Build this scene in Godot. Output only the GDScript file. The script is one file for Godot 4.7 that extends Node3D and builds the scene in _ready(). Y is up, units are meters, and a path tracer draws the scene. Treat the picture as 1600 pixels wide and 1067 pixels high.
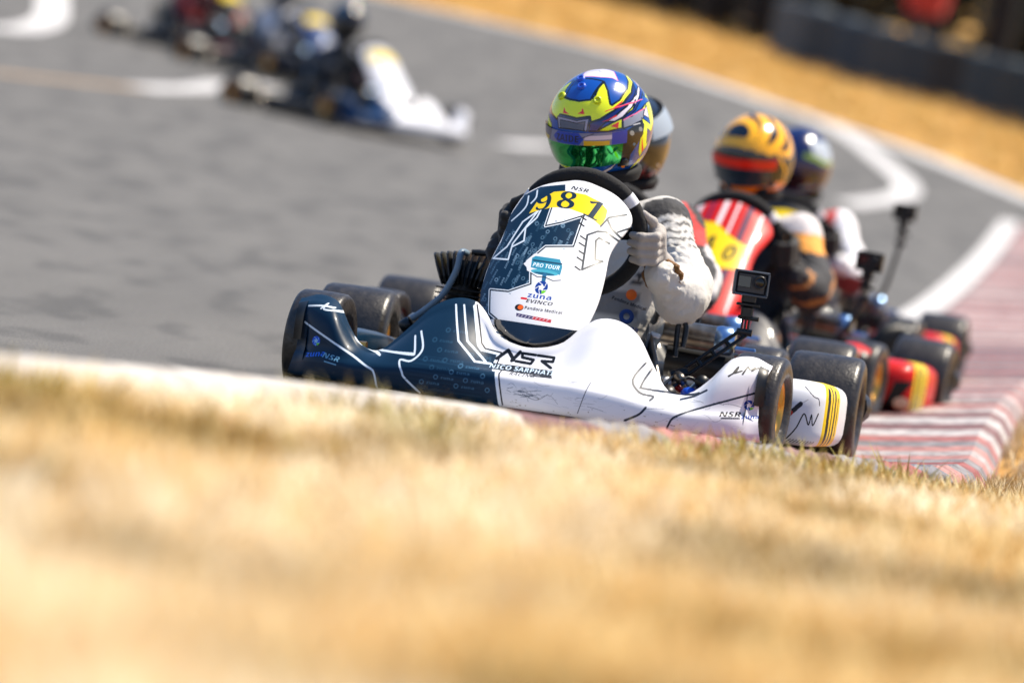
extends Node3D
# A pack of racing karts runs up a kerb towards a long lens lying low in the dry grass.
const KN := [0.0, 0.13, 8.0, 0.11, 10.0, 0.085, 12.0, 0.045, 14.0, 0.0, 15.5, -0.02, 17.0, -0.01, 18.5, 0.03, 20.0, 0.045, 22.0, 0.06, 24.0, 0.09, 28.0, 0.165, 33.7, 0.3, 42.0, 0.6, 46.0, 0.78, 50.0, 0.98, 55.0, 1.3, 60.0, 1.65, 65.0, 2.0, 70.0, 2.35, 80.0, 3.4, 90.0, 4.7, 100.0, 5.9, 140.0, 10.0, 220.0, 16.0, 600.0, 30.0]
const KERB := [-3.3, 3.4, -2.6, 4.8, -1.6, 7.0, -0.77, 9.0, -0.42, 10.3, -0.08, 11.3, 0.32, 12.05, 1.10, 14.0, 1.49, 17.5, 1.83, 20.7, 2.45, 26.0, 3.05, 31.5, 3.95, 40.0, 4.75, 48.0]
const FARLINE := [4.85, 50.5, 4.34, 53.3, 3.62, 56.6, 2.75, 58.85, 0.79, 64.05, -0.68, 65.6, -1.81, 66.5, -5.0, 68.5, -12.0, 71.0, -30.0, 74.0, -70.0, 76.0]
const KERB_W := 0.8
var M := {}
var kerb_line := []      # outer edge of the kerb: Vector2(x, depth)
var edge := []           # edge of the asphalt, all round
var rng := RandomNumberGenerator.new()
var suit_wrinkles := FastNoiseLite.new()

func _ready():
	# ------------------------------------------------ camera, sky, sun, exposure
	var cam := Camera3D.new()
	cam.name = "camera"
	add_child(cam)
	cam.position = Vector3(0, 0.686, 0)
	cam.rotation_degrees = Vector3(-1.863, 0, 11.0)
	cam.near = 0.1
	cam.far = 2000
	var ca := CameraAttributesPhysical.new()
	ca.frustum_focal_length = 205.0
	ca.frustum_focus_distance = 14.05
	ca.exposure_aperture = 2.8
	cam.attributes = ca
	cam.fov = 6.712
	cam.current = true
	var sky_mat := ProceduralSkyMaterial.new()
	sky_mat.sky_top_color = Color(0.36, 0.52, 0.74)
	sky_mat.sky_horizon_color = Color(0.86, 0.88, 0.89)
	sky_mat.sky_curve = 0.12
	sky_mat.ground_bottom_color = Color(0.3, 0.26, 0.2)
	sky_mat.ground_horizon_color = Color(0.6, 0.58, 0.52)
	var sky := Sky.new()
	sky.sky_material = sky_mat
	var env := Environment.new()
	env.background_mode = Environment.BG_SKY
	env.sky = sky
	env.background_energy_multiplier = 0.8
	env.tonemap_mode = Environment.TONE_MAPPER_LINEAR
	env.tonemap_exposure = 1.66
	env.sdfgi_enabled = true
	env.ssao_enabled = true
	env.ssil_enabled = true
	var we := WorldEnvironment.new()
	we.environment = env
	add_child(we)
	var sun := DirectionalLight3D.new()
	sun.name = "sun"
	add_child(sun)
	sun.look_at_from_position(Vector3(0.45, 1.0, -0.22) * 10, Vector3.ZERO, Vector3.FORWARD)
	sun.light_energy = 1.6
	sun.light_color = Color(1.0, 0.955, 0.88)
	sun.light_angular_distance = 0.5
	sun.shadow_enabled = true
	rng.seed = 7
	suit_wrinkles.seed = 3
	suit_wrinkles.frequency = 9.0
	suit_wrinkles.fractal_octaves = 3
	materials()
	print("setting"); setting()
	print("karts"); karts()
	print("details"); verge()
	print("done")

# ---------------------------------------------------------------- materials
func materials():
	var micro := normal_tex(256, 0.05, 5, 3.0)
	M.tyre = mat(Color(0.27, 0.255, 0.24), 0.36, 0.0, {"albedo_texture": noise_tex(256, 0.03, 11, Color(0.4, 0.38, 0.36), Color(1, 0.97, 0.93), 5), "uv1_triplanar": true, "uv1_scale": Vector3.ONE * 4, "normal_enabled": true, "normal_texture": normal_tex(256, 0.09, 15, 2.5), "normal_scale": 0.35})
	M.gold = mat(Color(0.85, 0.62, 0.30), 0.28, 1.0)
	M.steel = mat(Color(0.62, 0.60, 0.57), 0.32, 1.0, {"albedo_texture": noise_tex(128, 0.04, 9, Color(0.6, 0.55, 0.5), Color(1, 1, 1)), "uv1_triplanar": true, "uv1_scale": Vector3.ONE * 4})
	M.blued = mat(Color(0.52, 0.64, 0.78), 0.28, 1.0)
	M.black = mat(Color(0.03, 0.03, 0.033), 0.42)
	M.blackgloss = mat(Color(0.02, 0.02, 0.022), 0.12, 0.0, {"clearcoat_enabled": true, "clearcoat": 1.0, "clearcoat_roughness": 0.05})
	M.matte = mat(Color(0.045, 0.045, 0.05), 0.85)
	M.anod = mat(Color(0.08, 0.085, 0.095), 0.35, 0.6)
	M.headfin = mat(Color(0.075, 0.08, 0.09), 0.38, 0.3)
	M.suede = mat(Color(0.07, 0.07, 0.075), 0.9, 0.0, {"rim_enabled": true, "rim": 0.4, "normal_enabled": true, "normal_texture": micro, "uv1_triplanar": true, "uv1_scale": Vector3.ONE * 12})
	M.white = mat(Color(0.86, 0.86, 0.87), 0.35)
	M.grey = mat(Color(0.45, 0.47, 0.5), 0.45)
	M.seat = mat(Color(0.30, 0.36, 0.42), 0.4, 0.1, {"albedo_texture": noise_tex(128, 0.06, 19, Color(0.35, 0.4, 0.45), Color(1, 1, 1), 5), "uv1_triplanar": true, "uv1_scale": Vector3.ONE * 5})
	M.hose = mat(Color(0.42, 0.50, 0.56), 0.4)
	M.red = mat(Color(0.75, 0.07, 0.06), 0.35)
	M.blue = mat(Color(0.08, 0.3, 0.75), 0.35)
	M.orange = mat(Color(0.95, 0.4, 0.08), 0.4)
	M.frame_blue = mat(Color(0.25, 0.38, 0.5), 0.3, 0.7)
	M.frame_red = mat(Color(0.8, 0.1, 0.08), 0.3, 0.2)
	M.glove = mat(Color(0.69, 0.67, 0.65), 0.75, 0.0, {"rim_enabled": true, "rim": 0.3, "normal_enabled": true, "normal_texture": micro, "uv1_triplanar": true, "uv1_scale": Vector3.ONE * 14, "vertex_color_use_as_albedo": true})
	M.suit = mat(Color(1, 1, 1), 0.8, 0.0, {"vertex_color_use_as_albedo": true, "rim_enabled": true, "rim": 0.25, "normal_enabled": true, "normal_texture": normal_tex(256, 0.03, 25, 4.0), "normal_scale": 0.7, "uv1_triplanar": true, "uv1_scale": Vector3.ONE * 5})
	M.asphalt = mat(Color(1, 1, 1), 0.85, 0.0, {"albedo_texture": asphalt_tex(), "uv1_triplanar": true, "uv1_world_triplanar": true, "uv1_scale": Vector3(0.30, 0.1, 0.055), "detail_enabled": true, "detail_blend_mode": BaseMaterial3D.BLEND_MODE_MUL, "detail_uv_layer": BaseMaterial3D.DETAIL_UV_2, "uv2_triplanar": true, "uv2_world_triplanar": true, "uv2_scale": Vector3(1.6, 1.6, 0.9), "detail_albedo": noise_tex(512, 0.11, 41, Color(0.55, 0.55, 0.55), Color(1.0, 1.0, 1.0), 3)})
	M.ground = mat(Color(1, 1, 1), 0.95, 0.0, {"albedo_texture": noise_tex(512, 0.02, 51, Color(0.50, 0.35, 0.14), Color(0.88, 0.70, 0.38), 5), "uv1_triplanar": true, "uv1_world_triplanar": true, "uv1_scale": Vector3(0.35, 0.35, 0.2)})
	M.paint = mat(Color(0.86, 0.85, 0.84), 0.6, 0.0, {"albedo_texture": noise_tex(256, 0.04, 61, Color(0.72, 0.71, 0.7), Color(1, 1, 1), 5, 0.6), "uv1_triplanar": true, "uv1_world_triplanar": true, "uv1_scale": Vector3.ONE * 0.8})
	M.tan_paint = mat(Color(0.62, 0.52, 0.40), 0.7)
	var wornw := noise_tex(512, 0.05, 62, Color(0.32, 0.31, 0.33), Color(1, 1, 1), 5, 0.6)
	var wornr := noise_tex(512, 0.05, 63, Color(0.38, 0.35, 0.37), Color(1, 0.95, 0.93), 5, 0.6)
	M.kerb_white = []
	M.kerb_red = []
	for k in 4:
		var u := Vector3(0.55, 0.55, 0.30) * (1.0 + 0.2 * k)
		M.kerb_white.append(mat([Color(0.86, 0.83, 0.81), Color(0.62, 0.60, 0.60), Color(0.80, 0.76, 0.74), Color(0.55, 0.54, 0.56)][k], 0.65, 0.0, {"albedo_texture": wornw, "uv1_triplanar": true, "uv1_world_triplanar": true, "uv1_scale": u}))
		M.kerb_red.append(mat([Color(0.76, 0.50, 0.48), Color(0.80, 0.60, 0.57), Color(0.68, 0.38, 0.36), Color(0.56, 0.42, 0.42)][k], 0.65, 0.0, {"albedo_texture": wornr, "uv1_triplanar": true, "uv1_world_triplanar": true, "uv1_scale": u}))
	M.kerb_bright = mat(Color(0.93, 0.91, 0.88), 0.6, 0.0, {"albedo_texture": noise_tex(256, 0.03, 66, Color(0.45, 0.41, 0.38), Color(1, 1, 1), 5, 0.6), "uv1_triplanar": true, "uv1_world_triplanar": true})

# grey tarmac with long dark smears of rubber
func asphalt_tex() -> ImageTexture:
	var f := FastNoiseLite.new()
	f.seed = 31
	f.frequency = 0.012
	f.fractal_octaves = 5
	var g := FastNoiseLite.new()
	g.seed = 32
	g.frequency = 0.02
	g.fractal_octaves = 3
	var a := f.get_seamless_image(512, 512)
	var b := g.get_seamless_image(512, 512)
	var da := a.get_data()
	var db := b.get_data()
	var d := PackedByteArray()
	d.resize(512 * 512 * 3)
	for i in 512 * 512:
		var k := 0.455 + 0.06 * (da[i] / 255.0 - 0.5)
		k -= 0.09 * smoothstep(0.45, 0.85, db[i] / 255.0)
		d[i * 3] = int(k * 262)
		d[i * 3 + 1] = int(k * 256)
		d[i * 3 + 2] = int(k * 246)
	return ImageTexture.create_from_image(Image.create_from_data(512, 512, false, Image.FORMAT_RGB8, d))

# ---------------------------------------------------------------- setting
func ht(d: float) -> float:
	var n := KN.size() / 2
	var i := 0
	while i < n - 2 and d > KN[2 * i + 2]: i += 1
	var x0: float = KN[2 * i]
	var x1: float = KN[2 * i + 2]
	var m := func(j): return 0.0 if j <= 0 or j >= n - 1 else (KN[2 * j + 3] - KN[2 * j - 1]) / (KN[2 * j + 2] - KN[2 * j - 2])
	var w := x1 - x0
	var t := (clampf(d, 0, 600) - x0) / w
	return (2 * t * t * t - 3 * t * t + 1) * KN[2 * i + 1] + (t * t * t - 2 * t * t + t) * w * m.call(i) + (3 * t * t - 2 * t * t * t) * KN[2 * i + 3] + (t * t * t - t * t) * w * m.call(i + 1)
# signed distance to a polyline, positive on its right (seen going away)
func beside(p: Vector2, L: Array, far := 1e9) -> float:
	var best := 1e18
	var sgn := 1.0
	for i in L.size() - 1:
		var a: Vector2 = L[i]
		var e: Vector2 = L[i + 1] - a
		var t := clampf((p - a).dot(e) / e.length_squared(), 0, 1)
		var q := p - a - e * t
		var dd := q.length_squared()
		if dd < best:
			best = dd
			sgn = 1.0 if e.y * (p.x - a.x) - e.x * (p.y - a.y) > 0 else -1.0
	return sqrt(best) * sgn
func ground_y(x: float, d: float) -> float:
	var y := ht(d)
	var s := beside(Vector2(x, d), edge)
	if s < KERB_W: return y - 0.05
	s -= KERB_W
	var bank := 0.055 + 0.024 * minf(s, 8.0) if d < 49 else 0.0
	if d < 49: bank *= 1.0 - smoothstep(14.0, 30.0, d) * 0.7
	return y + bank
func ribbon(line: Array, w: float, lift: float) -> ArrayMesh:
	var s := st()
	var P := []
	for i in line.size():
		var d: Vector2 = (line[mini(i + 1, line.size() - 1)] - line[maxi(i - 1, 0)]).normalized()
		var n := Vector2(d.y, -d.x) * w / 2
		var row := PackedVector3Array()
		for k in [-1.0, 0.0, 1.0]:
			var q: Vector2 = line[i] + n * k
			row.append(Vector3(q.x, ht(q.y) + lift, -q.y))
		P.append(row)
	grid(s, P)
	return fin(s)
func pts2(a: Array) -> Array:
	var o := []
	for i in a.size() / 2: o.append(Vector2(a[2 * i], a[2 * i + 1]))
	return o

func setting():
	kerb_line = smooth_path(pts2(KERB), 8)
	# asphalt edge = inner side of the kerb, then the far white line
	for i in kerb_line.size():
		var d: Vector2 = (kerb_line[mini(i + 1, kerb_line.size() - 1)] - kerb_line[maxi(i - 1, 0)]).normalized()
		edge.append(kerb_line[i] - Vector2(d.y, -d.x) * KERB_W)
	edge.push_front(edge[0] + (edge[0] - edge[1]).normalized() * 30.0)
	var far_line := smooth_path(pts2(FARLINE), 4)
	edge.append_array(far_line)
	# terrain sheet
	var xs := []
	for v in [-400.0, -150.0, -60.0, -30.0, -15.0, -9.0, -6.0]: xs.append(v)
	for i in 60: xs.append(-4.5 + i * 0.2)
	for v in [8.0, 9.0, 11.0, 14.0, 20.0, 40.0, 100.0, 400.0]: xs.append(v)
	var ds := []
	for v in [-60.0, -20.0, -6.0, -2.0, 0.0, 2.0]: ds.append(v)
	for i in 60: ds.append(3.0 + i * 0.25)
	for i in 33: ds.append(18.0 + i)
	for i in 20: ds.append(51.0 + i * 2.5)
	for v in [105.0, 120.0, 150.0, 200.0, 300.0, 420.0, 600.0]: ds.append(v)
	var s := st()
	var P := []
	for d in ds:
		var row := PackedVector3Array()
		for x in xs: row.append(Vector3(x, ground_y(x, d), -d))
		P.append(row)
	grid(s, P)
	tag(put("ground", fin(s), M.ground, self), "dry straw coloured ground rising behind the track", "", "", "structure")
	# tarmac: rows across, from far left to the edge
	s = st()
	P = []
	var i := 0
	var right := func(d: float) -> float:
		var best := -1e9
		for k in edge.size() - 1:
			var a: Vector2 = edge[k]
			var b: Vector2 = edge[k + 1]
			if (a.y <= d) != (b.y <= d): best = maxf(best, a.x + (d - a.y) / (b.y - a.y) * (b.x - a.x))
		return best
	var d := 1.0
	while d < 75.5:
		var xr: float = right.call(d)
		var row := PackedVector3Array()
		for k in 25:
			var t := k / 24.0
			row.append(Vector3(lerpf(xr, -120.0, t * t * t), ht(d), -d))
		P.append(row)
		d += 0.25 if d < 22 else 0.5
	grid(s, P)
	tag(put("race_track", fin(s), M.asphalt, self), "grey asphalt race track with dark rubber smears", "", "", "structure")
	kerb()
	# painted lines
	var in_line := []
	for k in range(1, edge.size()):
		if edge[k].y < 50.0: in_line.append(edge[k] + Vector2(-0.1, 0))
	tag(put("edge_line", ribbon(in_line, 0.16, 0.005), M.paint, self), "white painted line along the inner side of the kerb", "", "", "structure")
	var fl := []
	for q in smooth_path(pts2([4.6, 51.0, 4.16, 53.1, 3.5, 56.2, 2.62, 58.5, 0.7, 63.6, -0.75, 65.1, -1.9, 66.0, -5.0, 68.0, -12.0, 70.5]), 4): fl.append(q)
	tag(put("far_edge_line", ribbon(fl, 0.3, 0.005), M.paint, self), "white painted line along the dry grass behind the track", "", "", "structure")
	tag(put("track_marking", ribbon(smooth_path(pts2([2.36, 45.4, 2.9, 48.3, 3.13, 50.8, 3.02, 54.0, 2.86, 56.7, 2.55, 58.6]), 3), 0.24, 0.006), M.paint, self), "bent white line on the asphalt beside the blue and yellow helmet", "", "", "structure")
	tag(put("track_marking", ribbon(pts2([-2.98, 41.9, -2.7, 43.6, -2.57, 45.2, -2.3, 46.6]), 0.26, 0.006), M.paint, self), "short white line behind the rear wheel of the far white kart", "", "", "structure")
	tag(put("track_marking", ribbon(pts2([-5.2, 37.0, -3.78, 39.9, -2.98, 41.8]), 0.22, 0.006), M.tan_paint, self), "worn tan line running in from the left edge of the picture", "", "", "structure")
	tag(put("track_marking", ribbon(smooth_path(pts2([-5.4, 46.3, -4.56, 47.3, -4.45, 50.0, -4.69, 53.0, -5.0, 56.0]), 3), 0.3, 0.006), M.paint, self), "curved white line in the top left corner", "", "", "structure")
	tag(put("track_marking", ribbon(pts2([-0.34, 44.2, 0.02, 45.7]), 0.22, 0.006), M.paint, self), "small white painted dash behind the leading helmet", "", "", "structure")
	barrier()

# kerb of red and white blocks with low ridges across, raised towards the grass
func kerb():
	var K := thing("kerb", self)
	tag(K, "raised red and white striped kerb running under the leading karts", "", "", "structure")
	var L := []
	var acc := 0.0
	var dense := smooth_path(pts2(KERB), 40)
	var cut := [[dense[0], 0.0]]
	var len_ := 0.34
	var prev: Vector2 = dense[0]
	for q in dense:
		acc += prev.distance_to(q)
		L.append([q, acc])
		prev = q
	var at := func(a: float) -> Array:
		var i := 0
		while i < L.size() - 2 and L[i + 1][1] < a: i += 1
		var t: float = (a - L[i][1]) / maxf(1e-6, L[i + 1][1] - L[i][1])
		var p: Vector2 = L[i][0].lerp(L[i + 1][0], t)
		var dd: Vector2 = (L[mini(i + 6, L.size() - 1)][0] - L[maxi(i - 6, 0)][0]).normalized()
		return [p, Vector2(dd.y, -dd.x)]
	var prof := [0.0, 0.004, 0.2, 0.018, 0.45, 0.06, 0.66, 0.1, 0.75, 0.12, 0.79, 0.115, 0.82, 0.078, 0.83, 0.02]
	var a := 0.0
	var n := 0
	while a < acc - len_:
		var s := st()
		var P := []
		# ridges: three saw teeth per block
		var step := 6
		for k in step + 1:
			var r = at.call(a + len_ * k / step)
			var row := PackedVector3Array()
			for j in prof.size() / 2:
				var off: float = prof[2 * j] - KERB_W
				var q: Vector2 = r[0] + r[1] * off
				var lift: float = prof[2 * j + 1] + (0.012 if k % 2 == 1 and j > 0 and j < 5 and a > 9.0 else 0.0)
				row.append(Vector3(q.x, ht(q.y) + lift, -q.y))
			P.append(row)
		grid(s, P, null, false, true)
		# the block's two ends
		for e in [0, step]:
			var m := PackedVector3Array()
			for v in P[e]: m.append(v - Vector3(0, 0.05, 0))
			grid(s, [P[e], m], null, false, true)
		var bright = a < 9.7
		put("kerb_block", fin(s), (M.kerb_bright if a < 8.6 else [M.kerb_red, M.kerb_white][n % 2][rng.randi() % 4]), K)
		n += 1
		a += len_

func barrier():
	# black tyre stacks, then dark slate blocks, standing behind the grass strip
	var s := st()
	lathe(s, [-0.11, 0.17, -0.12, 0.22, -0.1, 0.29, -0.05, 0.31, 0.05, 0.31, 0.1, 0.29, 0.12, 0.22, 0.11, 0.17, -0.11, 0.17], 20)
	var tyre := fin(s)
	var wheres := ["leftmost black tyre stack of the barrier, at the top edge", "second black tyre stack from the left along the barrier", "third black tyre stack from the left along the barrier", "black tyre stack in the middle of the tyre row", "third black tyre stack from the slate blocks", "second black tyre stack from the slate blocks", "black tyre stack right beside the slate blocks"]
	for i in 7:
		var t := i / 6.0
		var p := Vector2(-0.9, 76.0).lerp(Vector2(2.35, 72.3), t)
		var y := ht(p.y)
		var K := thing("tyre_stack", self, Transform3D(Basis(), Vector3(p.x, y - 0.02, -p.y)))
		tag(K, wheres[i], "tyre stack", "tyre stacks along the barrier")
		for k in 4: put("tyre", tyre, M.matte, K, Transform3D(Basis(Vector3(0, 0, 1), PI / 2), Vector3(rng.randf_range(-0.03, 0.03), 0.12 + 0.235 * k, rng.randf_range(-0.03, 0.03))))
	var cols := [Color(0.30, 0.34, 0.37), Color(0.17, 0.22, 0.26), Color(0.15, 0.22, 0.28), Color(0.2, 0.24, 0.27), Color(0.15, 0.2, 0.24), Color(0.10, 0.125, 0.145), Color(0.16, 0.22, 0.26), Color(0.15, 0.2, 0.23), Color(0.17, 0.22, 0.25)]
	var bl := box_mesh(Vector3(0.64, 0.70, 0.42), 0.04)
	var nm := ["first slate grey barrier block beside the tyre stacks, the lightest one", "second slate barrier block from the tyre stacks", "blue slate barrier block under the red figure", "fourth slate barrier block from the tyre stacks", "fifth slate barrier block from the tyre stacks", "darkest barrier block near the dark post", "slate barrier block just right of the dark post", "second slate barrier block from the right picture edge", "rightmost slate barrier block at the picture edge"]
	for i in 9:
		var t := i / 8.0
		var p := Vector2(2.72, 70.4).lerp(Vector2(5.5, 64.4), t)
		var ang := atan2(5.75 - 2.75, 71.6 - 65.4)
		var o := put("barrier_block", bl, mat(cols[i], 0.7), self, Transform3D(Basis(Vector3.UP, -PI / 2 + ang + 0.55), Vector3(p.x, ht(p.y) + 0.34, -p.y)))
		tag(o, nm[i], "barrier block", "slate barrier blocks")
	# figure in red behind the blocks
	var b := []
	for sg in [-1.0, 1.0]:
		b.append([Vector3(0.09 * sg, 0.9, 0), Vector3(0.1 * sg, 0.48, 0.01), 0.085, 0.06])
		b.append([Vector3(0.1 * sg, 0.48, 0.01), Vector3(0.1 * sg, 0.06, 0), 0.058, 0.045])
		b.append([Vector3(0.1 * sg, 0.05, 0), Vector3(0.11 * sg, 0.04, 0.14), 0.045, 0.035])
		b.append([Vector3(0.17 * sg, 1.4, 0), Vector3(0.24 * sg, 1.13, 0.02), 0.055, 0.045])
		b.append([Vector3(0.24 * sg, 1.13, 0.02), Vector3(0.2 * sg, 0.95, 0.16), 0.043, 0.035])
		b.append([Vector3(0.06 * sg, 1.0, 0), Vector3(0.09 * sg, 1.36, 0), 0.11, 0.1])
	b.append([Vector3(0, 1.42, 0), Vector3(0, 1.58, 0.02), 0.055, 0.055])
	b.append([Vector3(0, 1.62, 0.02), Vector3(0, 1.68, 0.0), 0.09, 0.095])
	var B := body_mesh(b, 0.03, 0.05)
	var col := PackedColorArray()
	for v in B[0]: col.append(Color(0.55, 0.04, 0.02) if v.y > 0.92 and v.y < 1.47 else (Color(0.03, 0.03, 0.035) if v.y < 1.0 else Color(0.3, 0.17, 0.11)))
	var pr := thing("person", self, Transform3D(Basis(), Vector3(4.08, ht(69.6) - 0.05, -69.6)))
	put("body", skin(B, col), M.suit, pr)
	tag(pr, "person in a red top standing behind the slate barrier blocks", "person")
	# dark posts and scrub behind the wall
	for q in [[5.05, 70.0, 0.16, "thick dark post behind the barrier right of the red figure"], [4.5, 73.0, 0.09, "thin dark post behind the barrier close to the red figure"]]:
		var o := thing("dark_post", self, Transform3D(Basis(), Vector3(q[0], ht(q[1]) - 0.1, -q[1])))
		put("pole", tube_mesh([Vector3(0, 0, 0), Vector3(0, 2.4, 0)], q[2], 12), mat(Color(0.05, 0.035, 0.03), 0.8), o)
		put("cap", tube_mesh([Vector3(0, 2.4, 0), Vector3(0, 2.46, 0)], q[2] * 1.2, 12), mat(Color(0.05, 0.04, 0.035), 0.8), o)
		tag(o, q[3], "post", "dark posts behind the barrier")
	var leaf := st()
	for k in 3:
		var r := Basis(Vector3.UP, k * 2.1) * Basis(Vector3.RIGHT, 0.5)
		leaf.set_smooth_group(0xFFFFFFFF)
		for v in [Vector3(-0.05, 0, 0), Vector3(0, 0.14, 0.02), Vector3(0.05, 0, 0)]: leaf.add_vertex(r * v)
	var lm := fin(leaf)
	var sm := mat(Color(1, 1, 1), 0.8, 0.0, {"vertex_color_use_as_albedo": true})
	var spots := [[-1.4, 78.5, 1.3], [0.4, 79.0, 1.2], [1.9, 77.0, 1.15], [3.3, 77.5, 1.3], [5.9, 74.0, 1.3], [7.2, 71.0, 1.5], [4.7, 80.0, 1.6], [6.4, 79.0, 1.7]]
	var lab := ["dark scrub bush above the tyre stacks, at the far left", "dark scrub bush above the middle of the tyre stacks", "dark scrub bush where tyre stacks meet the slate blocks", "dark scrub bush left of the red figure", "dark scrub bush right of the thick post", "dark scrub bush past the right end of the barrier", "dark scrub bush straight behind the red figure", "tall dark scrub bush behind the thick post"]
	for i in 8:
		var q = spots[i]
		var o := thing("scrub_bush", self, Transform3D(Basis(), Vector3(q[0], ht(q[1]) - 0.1, -q[1])))
		tag(o, lab[i], "bush", "scrub behind the barrier")
		put("stem", tube_mesh([Vector3.ZERO, Vector3(0.05, 0.5, 0)], [0.06, 0.03], 8), mat(Color(0.12, 0.08, 0.05), 0.9), o)
		var mm := MultiMesh.new()
		mm.transform_format = MultiMesh.TRANSFORM_3D
		mm.use_colors = true
		mm.mesh = lm
		mm.instance_count = 1400
		for k in 1400:
			var v := Vector3(rng.randfn(), rng.randfn(), rng.randfn()).normalized() * pow(rng.randf(), 0.4)
			var lump := 0.75 + 0.25 * sin(v.x * 7 + i) * cos(v.z * 6)
			mm.set_instance_transform(k, Transform3D(Basis(Vector3.UP, rng.randf() * TAU) * Basis(Vector3.RIGHT, rng.randf() * 2), Vector3(v.x * 0.85, 0.62 + v.y * 0.6, v.z * 0.6) * lump * q[2]))
			var g := rng.randf_range(0.4, 1.2)
			mm.set_instance_color(k, Color(0.045 * g, 0.045 * g, 0.03 * g))
		var mi := MultiMeshInstance3D.new()
		mi.name = "foliage"
		mi.multimesh = mm
		mi.material_override = sm
		mi.set_meta("kind", "stuff")
		o.add_child(mi)

# dry grass of the verge: many thin blades, pale straw with olive patches
func verge():
	var s := st()
	s.set_smooth_group(0xFFFFFFFF)
	for k in 9:
		var a := rng.randf() * TAU
		var o := Vector3(cos(a), 0, sin(a)) * rng.randf() * 0.035
		var lean := Vector3(rng.randfn() * 0.03, 0, rng.randfn() * 0.03)
		var hgt := rng.randf_range(0.025, 0.06)
		var w := Vector3(-sin(a), 0, cos(a)) * 0.0022
		var mid := o + lean * 0.4 + Vector3(0, hgt * 0.6, 0)
		for v in [o - w, o + w, mid + w * 0.8, o - w, mid + w * 0.8, mid - w * 0.8, mid - w * 0.8, mid + w * 0.8, o + lean + Vector3(0, hgt, 0)]: s.add_vertex(v)
	var tuft := fin(s)
	var patch := FastNoiseLite.new()
	patch.seed = 71
	patch.frequency = 0.9
	patch.fractal_octaves = 3
	var patch2 := FastNoiseLite.new()
	patch2.seed = 75
	patch2.frequency = 0.55
	var T := []
	var C := PackedColorArray()
	var area := [[-2.4, 2.4, 3.0, 15.5, 60000], [1.2, 4.0, 13.5, 30.0, 5000], [-7.0, 9.0, 50.0, 76.0, 9000]]
	for q in area:
		for k in q[4]:
			var x := rng.randf_range(q[0], q[1])
			var d := rng.randf_range(q[2], q[3])
			var sd := beside(Vector2(x, d), edge)
			if sd < (KERB_W + 0.02 if d < 49 else 0.35): continue
			var n := patch.get_noise_2d(x * 1.3, d * 0.8)
			var n2 := patch2.get_noise_2d(x, d)
			var c := Color(0.80, 0.60, 0.27).lerp(Color(0.96, 0.85, 0.62), clampf(0.5 + n2 * 2.2, 0, 1))
			c = c.lerp(Color(0.30, 0.20, 0.04), smoothstep(0.06, 0.34, n) * 0.85)
			var g := 1.0
			var size := rng.randf_range(0.7, 1.25)
			if d > 13.0 and d < 49.0: c = c.lerp(Color(0.3, 0.2, 0.1), 0.55)
			if d > 49:
				c = Color(0.78, 0.52, 0.17).lerp(Color(0.6, 0.42, 0.12), rng.randf())
				size *= 2.5
			# green tufts against the kerb
			for w in [[0.62, 12.3, 0.36], [0.9, 13.0, 0.3], [-0.2, 10.2, 0.22], [-0.72, 8.6, 0.2], [0.4, 11.6, 0.2], [-0.12, 9.4, 0.16]]:
				var f := exp(-(Vector2(x, d) - Vector2(w[0], w[1])).length_squared() / (w[2] * w[2] * 0.4))
				c = c.lerp(Color(0.30, 0.26, 0.03), f * 0.85)
				size *= 1.0 + f * 0.6
			c = c * rng.randf_range(0.85, 1.1)
			c.a = 1
			T.append(Transform3D(Basis(Vector3.UP, rng.randf() * TAU).scaled(Vector3(size, size * rng.randf_range(0.7, 1.2), size)), Vector3(x, ground_y(x, d) - 0.004, -d)))
			C.append(c.clamp(Color(0, 0, 0), Color(1, 1, 1)))
	var mm := MultiMesh.new()
	mm.transform_format = MultiMesh.TRANSFORM_3D
	mm.use_colors = true
	mm.mesh = tuft
	mm.instance_count = T.size()
	for k in T.size():
		mm.set_instance_transform(k, T[k])
		mm.set_instance_color(k, C[k])
	var mi := MultiMeshInstance3D.new()
	mi.name = "dry_grass"
	mi.multimesh = mm
	mi.material_override = mat(Color(1, 1, 1), 0.8, 0.0, {"vertex_color_use_as_albedo": true, "backlight_enabled": true, "backlight": Color(0.4, 0.35, 0.2)})
	add_child(mi)
	tag(mi, "dry straw coloured grass with olive tufts along the verge", "grass", "", "stuff")
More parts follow.
